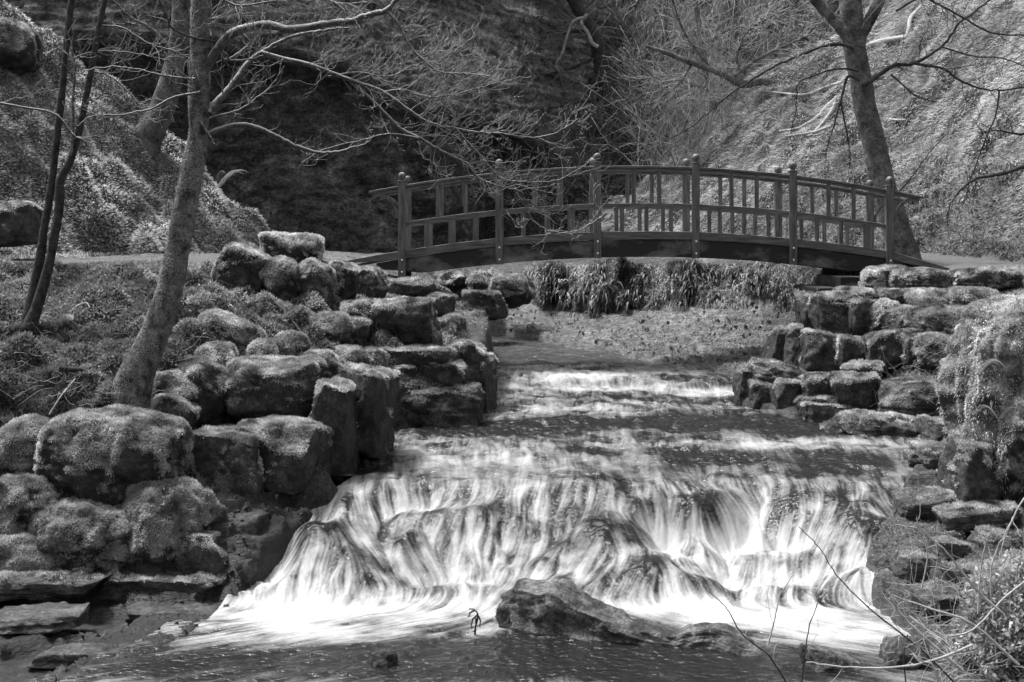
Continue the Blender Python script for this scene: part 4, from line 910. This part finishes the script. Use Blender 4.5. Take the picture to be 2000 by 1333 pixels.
limb(t1, [(420,96),(440,104),(452,118),(490,116),(514,110)], Y-.1, 5, 3, M['limb'], 5, .3, .003)
limb(t1, [(380,154),(367,154),(319,148),(262,135),(202,131),(150,144)], Y-.1, 5, 2, M['limb'], 12, .35, .0035, dY=-.5)
limb(t1, [(390,180),(382,182),(337,191),(292,214),(232,225),(180,227),(150,247)], Y-.1, 5, 2, M['limb'], 10, .3, .0035, dY=-.4)
limb(t1, [(420,82),(375,73),(337,56),(326,37),(307,-10)], Y-.1, 5, 2.5, M['bark_dark'], 8, .35, .0035, dY=-.3)
limb(t1, [(392,238),(400,252),(412,270),(418,282)], Y-.1, 7, 3, M['limb'], 0)
limb(t1, [(410,-20),(460,10),(520,5),(600,-8),(680,8),(760,-5)], Y-.3, 5, 2, M['limb'], 44, .5, .0034, up=-.3, depth=2, kids=(2,4))
limb(t1, [(640,150),(700,142),(760,150),(810,128),(870,110),(930,70)], Y+.3, 4, 1.6, M['limb'], 34, .45, .0035, depth=2, kids=(2,4))
limb(t1, [(747,180),(790,176),(840,190),(900,182),(980,160),(1040,150)], Y+.5, 4, 1.6, M['limb'], 34, .45, .0035, depth=2, kids=(2,4))
limb(t1, [(819,270),(760,262),(700,276),(640,290),(590,318)], Y+.3, 4, 1.5, M['limb'], 16, .35, .003)

# twin stemmed sapling
Y = 15.3
t2 = empty('sapling', P(58, 640, Y), 'thin dark sapling with two crooked stems at the left side', 'tree')
trunk(t2, [(52,642),(62,590),(79,500),(86,450),(101,356),(112,262),(122,169),(131,75),(140,0),(146,-60)], Y, [30,23,18,16,15,14,14,13,13,12], M['bark_dark'], 12, .16)
trunk(t2, [(56,642),(75,590),(95,520),(108,450),(116,400),(118,350),(139,311),(157,244),(176,150),(191,64),(204,0),(210,-60)], Y-.1, [30,22,19,18,18,18,14,13,12,11,11,10], M['bark_dark'], 12, .16, name='stem')
limb(t2, [(-30,202),(0,202),(45,210),(90,217),(116,229),(139,259),(157,270),(187,266),(200,274)], Y-.3, 5, 2.5, M['limb'], 8, .4, .004)
limb(t2, [(141,160),(143,120),(160,108),(202,100),(260,104),(330,118)], Y-.1, 5, 2, M['limb'], 16, .4, .004)
limb(t2, [(139,305),(142,250),(143,190),(145,140),(140,100),(146,60)], Y-.15, 7, 5, M['limb'], 6, .4, .004)
limb(t2, [(196,50),(240,55),(290,85),(340,100),(380,120)], Y-.1, 4, 2, M['limb'], 14, .5, .004)
limb(t2, [(180,140),(215,150),(260,190),(285,240)], Y-.1, 4, 2, M['limb'], 14, .45, .004)

# trees on the left hill
def hill_tree(name, pp, ws, m, label, Yoff=.4, k=16, knob=.1, tw=14, limbs=()):
    c = cast(*pp[0][:2], y0=20, y1=60); Yc = c[1]+Yoff
    e = empty(name, P(pp[0][0], pp[0][1], Yc), label, 'tree')
    pp2 = [(pp[0][0], pp[0][1]+8)]+list(pp); trunk(e, pp2, Yc, [ws[0]]+list(ws), m, k, knob)
    for L_ in limbs: limb(e, L_[0], Yc+(L_[3] if len(L_) > 3 else 0), L_[1], L_[2], m if len(L_) < 6 else L_[5], L_[4] if len(L_) > 4 else 10, .9*Yc/25, .008*Yc/25, k=6, twm=M['twig_far'])
    return e, Yc
hill_tree('tree', [(278,312),(285,275),(310,230),(330,170),(345,110),(352,50),(352,-10),(352,-60)], [62,58,52,46,38,36,34,32], M['bark_far'], 'stout smooth tree leaning right on the left hill, behind the foreground tree',
  limbs=[([(345,110),(300,60),(250,30),(200,-20)], 9, 4, 0, 14), ([(350,60),(400,40),(440,30),(500,-10)], 8, 4, 0, 12)])
hill_tree('tree', [(352,272),(358,220),(364,150),(372,80),(378,0),(380,-50)], [24,22,20,20,18,18], M['bark_far'], 'thin grey trunk squeezed between the stout hill tree and the foreground trunk')
hill_tree('tree', [(160,128),(157,60),(153,-10),(150,-60)], [36,30,29,28], M['bark_far'], 'pale upright trunk high on the left hill near the top edge', Yoff=-.3,
  limbs=[([(160,90),(210,60),(260,55),(330,30)], 7, 3, 0, 20), ([(150,60),(100,50),(60,20),(20,-10)], 6, 3, 0, 16)])

# right bank tree behind the bridge
c0 = cast(1768, 508, 22, 40); Y = min(max(c0[1], 24.0), 26.5)
t3 = empty('tree', P(1768, 512, Y), 'bare tree with a smooth forked trunk rising behind the right end of the bridge', 'tree')
trunk(t3, [(1768,520),(1765,500),(1752,450),(1735,394),(1724,356),(1716,319),(1703,262),(1690,210),(1679,150),(1670,100),(1666,60),(1661,0),(1658,-60)], Y, [72,58,53,50,49,47,46,44,42,44,42,42,40], M['bark_far'], 26, .09, n=10)
for a, b in (((1745,470),(1738,520)), ((1782,480),(1800,516))):
    limb(t3, [a, ((a[0]+b[0])/2, (a[1]+b[1])/2), b], Y-.1, 22, 6, M['bark_far'], name='root', k=8)
limb(t3, [(1672,100),(1664,86),(1649,64),(1622,34),(1592,0),(1560,-50)], Y-.1, 24, 18, M['bark_far'], 8, .8, .008, twm=M['twig_far'], k=12)
limb(t3, [(1676,92),(1684,66),(1700,35),(1718,0),(1735,-50)], Y-.1, 26, 20, M['bark_far'], 8, .8, .008, twm=M['twig_far'], k=12)
DK = M['bark_dark']
limb(t3, [(1668,96),(1649,88),(1622,88),(1585,99),(1544,116),(1510,131),(1461,161),(1412,195),(1356,244),(1300,277)], Y-.3, 8, 2, DK, 26, .8, .007, up=-.2, twm=M['twig'])
limb(t3, [(1685,168),(1697,161),(1724,142),(1750,127),(1787,124),(1840,90),(1874,45),(1910,18),(1960,-20)], Y-.3, 10, 3, DK, 16, .8, .007, twm=DK)
limb(t3, [(1787,124),(1810,129),(1844,135),(1874,157),(1919,174),(1952,176),(2030,168)], Y-.4, 6, 3, DK, 16, .8, .007, up=-.1, twm=DK)
limb(t3, [(1680,158),(1656,150),(1645,187),(1630,240),(1619,277),(1610,310)], Y-.3, 6, 1.6, DK, 10, .7, .005, up=-.5, twm=DK)
limb(t3, [(1642,200),(1652,250),(1660,300),(1659,330)], Y-.3, 4, 1.5, DK, 5, .5, .005, up=-.5, twm=DK)
limb(t3, [(1676,140),(1656,135),(1622,137),(1585,150),(1559,165),(1555,210),(1544,262)], Y-.3, 5, 1.6, DK, 12, .7, .005, up=-.3, twm=DK)
limb(t3, [(1740,146),(1760,163),(1790,188),(1830,200)], Y-.4, 4, 2, DK, 8, .6, .005, twm=DK)
limb(t3, [(1750,22),(1799,-4),(1844,15),(1885,37),(1937,64),(2020,70)], Y-.8, 5, 3, DK, 18, .8, .006, up=-.4, twm=DK)
limb(t3, [(1952,176),(1945,225),(1925,270),(1915,300),(1900,340),(1885,370)], Y-.5, 4, 1.6, DK, 16, .6, .005, up=-.4, twm=DK)
limb(t3, [(1840,92),(1900,110),(1960,115),(2030,140)], Y-.5, 3.5, 2, DK, 12, .8, .005, up=-.4, twm=DK)
limb(t3, [(1735,394),(1770,360),(1800,320),(1830,280),(1850,262)], Y-.4, 3, 1.2, DK, 8, .5, .004, twm=DK)
t5 = empty('overhanging_branch', P(2030, 330, 19), 'dark twiggy branch reaching in from the right edge over the leafy hillside', 'branch')
limb(t5, [(2040,320),(1995,327),(1960,340),(1900,352),(1860,392),(1850,430)], 19, 10, 2, DK, 20, .5, .005, up=-.2, twm=DK)
limb(t5, [(2040,250),(1990,262),(1950,255),(1915,262)], 19, 6, 2, DK, 16, .5, .005, twm=DK)

# centre tree and the tangle on the far slope
e, Yc4 = hill_tree('tree', [(1218,326),(1214,300),(1201,232),(1190,187),(1175,131),(1164,82),(1141,37),(1119,0),(1100,-50)], [44,37,33,30,29,26,24,22,22], M['bark_dark'], 'slender dark tree in the middle of the gorge behind the bridge',
  limbs=[([(1168,92),(1156,84),(1148,66),(1137,50),(1136,40),(1146,30)], 9, 6, -.3, 6, M['deadwood']), ([(1146,34),(1120,42),(1108,70),(1098,105),(1086,125),(1092,140)], 7, 4, -.3, 14, M['deadwood']),
         ([(1180,140),(1220,120),(1280,110),(1330,90)], 6, 3, 0, 20), ([(1190,190),(1130,200),(1060,215),(1010,212)], 6, 3, 0, 20), ([(1172,110),(1110,135),(1040,150),(980,145)], 6, 3, 0, 26),
         ([(1150,60),(1080,64),(1020,60),(990,40)], 6, 3, 0, 26), ([(1196,210),(1235,200),(1270,175),(1300,140)], 6, 3, 0, 20)])
hill_tree('tree', [(1345,290),(1330,240),(1300,210),(1262,185),(1235,172)], [16,14,12,9,7], M['bark_far'], 'crooked bent tree right of the slender centre tree', tw=10,
  limbs=[([(1300,210),(1340,190),(1370,150),(1380,90)], 6, 3, 0, 26), ([(1330,240),(1370,230),(1410,200)], 5, 2, 0, 20)])
hill_tree('dead_tree', [(1320,235),(1316,190),(1308,140)], [13,13,10], M['deadwood'], 'short pale broken trunk standing on the far slope', tw=0)
hill_tree('tree', [(1100,300),(1102,240),(1095,180),(1075,110),(1066,40),(1060,-40)], [20,18,17,15,14,13], M['bark_far'], 'dim slanting tree left of the slender centre tree',
  limbs=[([(1097,190),(1050,160),(1000,120),(950,90),(940,75)], 9, 4, 0, 30), ([(1075,110),(1100,70),(1130,30),(1170,-10)], 6, 3, 0, 24), ([(1102,240),(1130,215),(1150,200),(1200,230)], 8, 3, 0, 16), ([(1090,160),(1030,170),(960,190),(900,180)], 6, 3, 0, 30)])
hill_tree('tree', [(1085,320),(1060,290),(1045,240),(1030,170),(1005,80),(990,-30)], [20,17,15,13,12,11], M['bark_far'], 'thin dim tree farthest left at the foot of the far slope',
  limbs=[([(1045,240),(990,220),(930,215),(870,230)], 6, 3, 0, 30), ([(1030,170),(960,150),(900,120),(850,110)], 6, 3, 0, 34), ([(1010,100),(950,60),(880,40),(800,10)], 6, 3, 0, 34), ([(1000,60),(1040,30),(1080,-20)], 5, 3, 0, 20)])
hill_tree('fallen_tree', [(1495,159),(1450,165),(1427,154),(1397,139),(1352,124),(1300,103),(1260,90)], [14,15,13,12,11,9,6], M['bark_far'], 'dark fallen trunk lying slantwise above the edge of the pale hillside', tw=10, Yoff=-1.0,
  limbs=[([(1427,154),(1480,116),(1525,94),(1575,70),(1610,30)], 8, 3, 0, 24), ([(1397,139),(1360,100),(1330,50),(1310,-10)], 6, 3, 0, 26), ([(1352,124),(1330,160),(1300,190),(1290,230)], 5, 2, 0, 18), ([(1450,160),(1440,110),(1460,60),(1500,10)], 6, 3, 0, 26)])
hill_tree('tree', [(1480,120),(1440,70),(1425,20),(1415,-40)], [12,10,9,8], M['bark_far'], 'thin tree at the top edge above the fallen trunk',
  limbs=[([(1440,70),(1390,50),(1340,60),(1280,30)], 5, 2.5, 0, 28), ([(1440,70),(1500,40),(1560,30)], 5, 2.5, 0, 22)])
hill_tree('tree', [(1262,270),(1268,200),(1290,120),(1298,50),(1300,-40)], [16,14,12,11,10], M['bark_far'], 'thin upright tree between the centre tree and the pale broken trunk',
  limbs=[([(1290,120),(1240,80),(1210,30),(1190,-20)], 6, 3, 0, 28), ([(1295,80),(1350,60),(1400,20)], 5, 2.5, 0, 26), ([(1275,180),(1320,160),(1360,165),(1420,140)], 5, 2.5, 0, 24)])
hill_tree('tree', [(985,330),(975,280),(955,220),(940,150),(920,70),(905,-30)], [18,15,13,12,11,10], M['bark_far'], 'thin pale trunk against the right edge of the dark cliff',
  limbs=[([(955,220),(900,200),(850,205),(800,190)], 6, 3, 0, 34), ([(940,150),(1000,110),(1060,90),(1100,60)], 6, 3, 0, 34), ([(925,90),(870,50),(820,40),(760,10)], 6, 3, 0, 34)])
hill_tree('tree', [(1400,230),(1390,180),(1372,120),(1365,50),(1350,-40)], [15,13,12,11,10], M['bark_far'], 'thin leaning trunk just above the fallen trunk on the far slope',
  limbs=[([(1390,180),(1340,160),(1290,150),(1230,160)], 6, 3, 0, 34), ([(1368,90),(1420,60),(1470,50),(1530,20)], 6, 3, 0, 34)])
# undergrowth of bare shrubs along the far slope, one thing each
lab = ['against the dark cliff', 'under the slanting dim tree', 'behind the left bridge posts', 'left of the slender centre tree', 'at the foot of the slender centre tree', 'right of the slender centre tree', 'below the pale broken trunk', 'below the fallen trunk', 'above the middle of the bridge rail', 'under the cliff ledges', 'beside the pale hillside edge', 'highest above the centre tree']
for i, (px, py) in enumerate([(930,330),(1010,325),(1060,400),(1110,330),(1170,370),(1270,330),(1340,300),(1400,260),(1290,380),(880,300),(1330,350),(1240,150)]):
    c = cast(px, py, 28, 66); Yc = min(c[1], 46); lines = []
    for _ in range(15):
        grow(P(px, py, Yc)+nrm(.4)*np.array([1, 1, 0]), np.array([rt.gauss(0, .6), rt.gauss(0, .3), 1.0]), rt.uniform(1.8, 4.0), .013, 2, lines, up=.2, kids=(3, 6), wig=.22)
    V, f = polys(lines); b0 = P(px, py, Yc)
    o = link('shrub', V-b0, None, f, M['twig_far'], loc=b0); tag(o, 'bare grey shrub '+lab[i], 'shrub')
# dead branches lying on the pale hillside
def lying(pts_list, label, w0, w1, name='dead_branch'):
    c = cast(*pts_list[0][0], y0=22, y1=60); e = empty(name, c, label, 'branch')
    for pl in pts_list:
        pts = np.array([cast(a, b, 22, 60) for a, b in pl]); pts[:, 1] -= .08; pts[:, 2] += .03
        r = np.linspace(w0, w1, len(pts))*pts[:, 1]/F/2; s, rr = smooth_line(pts, r, 5); V, f = tube(s, rr, 7, .2, rt.random()*9)
        link('limb', V-base_of(e), None, f, M['deadwood'], e)
lying([[(1652,161),(1630,168),(1607,176),(1588,184),(1569,189),(1550,188),(1532,186),(1491,182)]], 'pale bare branch lying left of the forked tree, highest of the dead wood', 7, 4)
lying([[(1652,180),(1632,196),(1611,214),(1598,230),(1585,240),(1570,248),(1555,255),(1521,260)],[(1632,205),(1618,228),(1600,250),(1582,268)]], 'forked pale branch lying on the grass below the highest one', 9, 5)
lying([[(1622,250),(1600,258),(1585,262),(1560,266),(1532,270)]], 'short pale branch lying lowest left of the forked tree', 6, 4)
lying([[(1697,92),(1715,86),(1735,81),(1752,79),(1769,75),(1774,58),(1776,41),(1785,30),(1799,15)]], 'thick mossy branch lying right of the fork of the tree', 12, 8)
lying([[(1730,236),(1750,238),(1768,238)]], 'short pale stick on the grass right of the forked trunk', 5, 4)

# ferns
def fern(c, n, L, label, dirs=None, m=None, droop=.9):
    e = empty('fern', c, label, 'fern')
    for i in range(n):
        a = rt.uniform(0, 2*pi) if dirs is None else dirs[i % len(dirs)]+rt.gauss(0, .2)
        h = np.array([cos(a), -abs(sin(a))*.4, 0]); t = np.linspace(0, 1, 26); l = L*rt.uniform(.7, 1.1)
        q = h*l*t[:, None]+np.array([0, 0, 1])*(l*.55*np.sin(t*pi*droop))[:, None]
        side = np.cross(h, [0, 0, 1.]); side /= np.linalg.norm(side); Vs, fs = [], []; o = 0
        for k in range(2, 26):
            wl = l*.17*np.sin(min(1, (1-t[k])*1.25+.06)*pi*.5)
            for s in (-1, 1):
                d = side*s*wl+h*wl*.35+np.array([0, 0, -wl*.35]); wv = h*l*.013
                Vs += [q[k]-wv, q[k]+d*.5-wv*1.2, q[k]+d, q[k]+d*.5+wv*1.2]; fs.append([o, o+1, o+2, o+3]); o += 4
        V, f = np.array(Vs), np.array(fs); tv, tf = tube(q, np.linspace(.004, .0015, 26), 4)
        link('frond', np.concatenate([V, tv]), None, np.concatenate([f, tf[:, :4]+len(V)]), M['fern'], e, attrs={'shade': np.full(len(V)+len(tv), rt.uniform(.7, 1.4))}, smooth=False)
c = cast(425, 372, 20, 40); fern(c+np.array([0, -.1, .05]), 7, .55, 'arching fern at the edge of the left hill against the dark cliff', [0, .5, -.4, 3.0, 2.6, 1.2, .2], droop=.7)
c = cast(410, 320, 20, 40); fern(c+np.array([0, -.1, .05]), 5, .4, 'small upright fern right above the arching fern, beside the foreground trunk', [.1, .6])
fern(P(1905, 735, 12.3), 6, .28, 'fern sprouting from the shaggy foot of the right outcrop', [0, .2, 2.9, .1, 3.0])
fern(P(1950, 820, 12.2), 4, .22, 'small fern low on the face of the right outcrop', [0, 3.0])

# sticks and litter on the left bank
for pl, lb, w in ((([(390,562),(420,580),(450,600),(468,615)]), 'pale broken stick on the slope right of the foreground tree', 6),
              ((([(525,570),(540,595),(560,615),(590,655)])), 'dark stick lying down the slope under the mossy capstones', 7),
              ((([(120,725),(160,728),(192,722)])), 'short dark log lying left of the foreground tree foot', 12),
              ((([(150,605),(170,597),(178,606)])), 'small pale stick right of the sapling foot', 4),
              ((([(100,815),(122,780),(150,745)])), 'thin pale stick propped over the big mossy boulder', 4),
              ((([(575,560),(600,600),(625,640)])), 'long dark stick among the turf above the mossy stones', 6)):
    pts = np.array([cast(a, b, 10, 40) for a, b in pl]); pts[:, 2] += .03; pts[:, 1] -= .05; s, rr = smooth_line(pts, np.linspace(w, w*.6, len(pts))*pts[:, 1]/F/2, 5); V, f = tube(s, rr, 7, .2, 3)
    o = link('stick', V-pts[0], None, f, M['deadwood'] if 'pale' in lb else M['bark_dark'], loc=pts[0]); tag(o, lb, 'stick')

# drooping dead stalk standing in the pool
e = empty('dead_stalk', P(928, 1242, 10.88), 'drooping dead plant stalk standing in the pool left of the long rock', 'stalk')
limb(e, [(927,1245),(929,1225),(933,1205),(928,1192),(917,1190)], 10.88, 4, 2.5, DK, 0, k=6, name='stem')
for q in ([(931,1203),(922,1212),(921,1228)], [(932,1200),(938,1212),(937,1226)], [(927,1192),(918,1198),(916,1206)], [(930,1208),(929,1222),(925,1236)]):
    limb(e, q, 10.87, 4, 2, DK, 0, k=5, name='leaf')
e = empty('dead_stalk', P(995, 1218, 10.9), 'tiny dark stub of a stalk at the left end of the long rock', 'stalk'); limb(e, [(995,1218),(994,1206),(996,1198)], 10.9, 4, 2, DK, 0, k=5, name='stem')

# ------------------------------------------------------------------ leafy bush and brambles, bottom right
bc = P(1985, 1250, 9.6)
n = 26000; d = rng.normal(size=(n, 3)); d /= np.linalg.norm(d, axis=1, keepdims=True); rr_ = (.55+.45*rng.random(n)**.5)[:, None]
q = d*rr_*np.array([.42, .45, .62]); q = q*(1+.28*fbm(q*4, 3, 171))[:, None]; q[:, 2] *= 1.0
k = q[:, 2] > -.35; q = q[k]; dn = d[k]
bush = empty('bush', bc, 'pale leafy bush in the bottom right corner', 'bush')
st = blades(q, dn, .034, .022, lean=.9, shade=np.clip(.8+1.0*fbm(q*7, 3, 173), .25, 2)); link('leaves', st[0], None, st[2], M['bush'], bush, attrs={'shade': st[3]}, smooth=False)['kind'] = 'stuff'
lines = []
for _ in range(26): grow(np.array([0, 0, -.5])+nrm(.1), nrm(.6)+np.array([0, -.1, .9]), rt.uniform(.5, .9), .006, 1, lines)
V, f = polys(lines); link('stems', V, None, f, M['bramble'], bush)['kind'] = 'stuff'
Yb_ = 8.9
br = [([(1870,1340),(1800,1270),(1700,1190),(1640,1130),(1600,1070),(1560,1030)], 5, 2, 'dark bramble arching highest over the white water'),
      ([(1990,1300),(1900,1220),(1820,1190),(1740,1163)], 6, 3, 'bramble stem reaching left just above the bush'),
      ([(1880,1310),(1810,1250),(1760,1200),(1738,1165)], 7, 4, 'stout pale bramble stem crossing diagonally at the right'),
      ([(1900,1260),(1830,1288),(1750,1304),(1660,1304),(1575,1294)], 6, 3, 'pale bramble stem lying almost level near the bottom edge'),
      ([(1540,1340),(1500,1280),(1450,1240),(1420,1190),(1385,1155)], 5, 2, 'thin dark stem rising left of the others in front of the lumpy rock'),
      ([(1565,1340),(1572,1280),(1582,1220),(1600,1175),(1616,1158)], 4, 2, 'upright thin stem in front of the flat dark rock'),
      ([(1500,1260),(1512,1215),(1525,1160),(1553,1117)], 3.5, 1.8, 'thin curved stem standing over the end of the lumpy rock'),
      ([(1940,1210),(1935,1130),(1945,1080),(1980,1010)], 4, 2, 'upright pale stem growing from the top of the bush'),
      ([(1960,1200),(1905,1150),(1850,1080),(1800,1035),(1790,1010)], 5, 2, 'arched pale stem in front of the right rock shelf'),
      ([(1835,1340),(1822,1300),(1800,1290),(1795,1260)], 5, 3, 'short pale stem at the bottom edge left of the bush'),
      ([(1910,1200),(1915,1120),(1925,1060),(1932,1045)], 3.5, 2, 'thin straight stem left of the upright bush stem'),
      ([(2010,1130),(1960,1170),(1900,1230),(1840,1240),(1790,1200)], 5, 2.5, 'looping pale stem across the left side of the bush'),
      ([(1770,1340),(1765,1280),(1775,1240)], 4, 2.5, 'short upright stem before the dark shelf edge rock'),
      ([(2010,960),(1985,1000),(1960,1060),(1950,1100)], 4, 2, 'thin stem hanging at the right edge above the bush'),
      ([(1800,1150),(1810,1100),(1808,1060),(1790,1020)], 3.2, 1.6, 'thin bent stem standing on the middle of the right shelf')]
for pl, w0, w1, lb in br:
    b0 = P(*pl[0], Yb_); e = empty('bramble', b0, lb, 'bramble', 'brambles in the bottom right corner')
    limb(e, pl, Yb_+rt.uniform(-.3, .4), w0*(.75 if 'dark' in lb else 1.0), w1*(.75 if 'dark' in lb else 1.0), DK if 'dark' in lb else M['bramble'], 4 if w0 > 4 else 2, .22, .0022, depth=0, k=6, name='stem', twm=M['bramble'])
    
lines = []
for _ in range(300):
    c = cast(rt.uniform(1250, 2000), rt.uniform(20, 490), 21, 60)
    if c[1] > 40 or c[0] < 1.5: continue
    grow(c+np.array([-.03, -.05, .04]), np.array([rt.gauss(-.4, .8), rt.gauss(0, .3), rt.gauss(-.1, .6)]), rt.uniform(.25, 1.1), .007, 1 if rt.random() < .3 else 0, lines, up=0)
V, f = polys(lines); o = link('fallen_twigs', V, None, f, M['twig_far']); tag(o, 'fallen twigs strewn over the right hillside', 'twigs', kind='stuff')
lines = []
for _ in range(420):
    x_, y_ = rt.uniform(2.55, 3.7), rt.uniform(9.2, 11.2); c = np.array([x_, y_, float(Hh(x_, y_))])
    grow(c, np.array([rt.gauss(-.4, .7), rt.gauss(-.2, .4), rt.uniform(.1, 1)]), rt.uniform(.15, .55), .0018, 0, lines, up=-.4)
V, f = polys(lines); o = link('dry_stems', V, None, f, M['bramble']); tag(o, 'tangle of thin dry stems at the lower right', 'stems', kind='stuff')
# dry grass and dead stems hanging on the right bank
lines = []
for _ in range(260):
    px, py = rt.uniform(1700, 1925), rt.uniform(640, 820); c = cast(px, py, 11, 30)
    grow(c+np.array([0, -.05, .02]), np.array([rt.gauss(-.5, .6), -.4, rt.gauss(.1, .4)]), rt.uniform(.2, .6), .0028, 0, lines, up=-.5)
V, f = polys(lines); o = link('dead_stems', V, None, f, M['deadwood']); tag(o, 'tangle of dead stems on the right bank', 'stems', kind='stuff')
lines = []
for _ in range(260):
    px, py = rt.uniform(0, 620), rt.uniform(520, 800); c = cast(px, py, 11, 30)
    if c[1] > 21: continue
    grow(c+np.array([0, -.03, .03]), np.array([rt.gauss(0, .8), -.3, rt.gauss(.3, .4)]), rt.uniform(.1, .35), .0025, 0, lines, up=-.1)
V, f = polys(lines); o = link('dead_twigs', V, None, f, M['twig']); tag(o, 'dead twigs strewn over the left bank', 'twigs', kind='stuff')
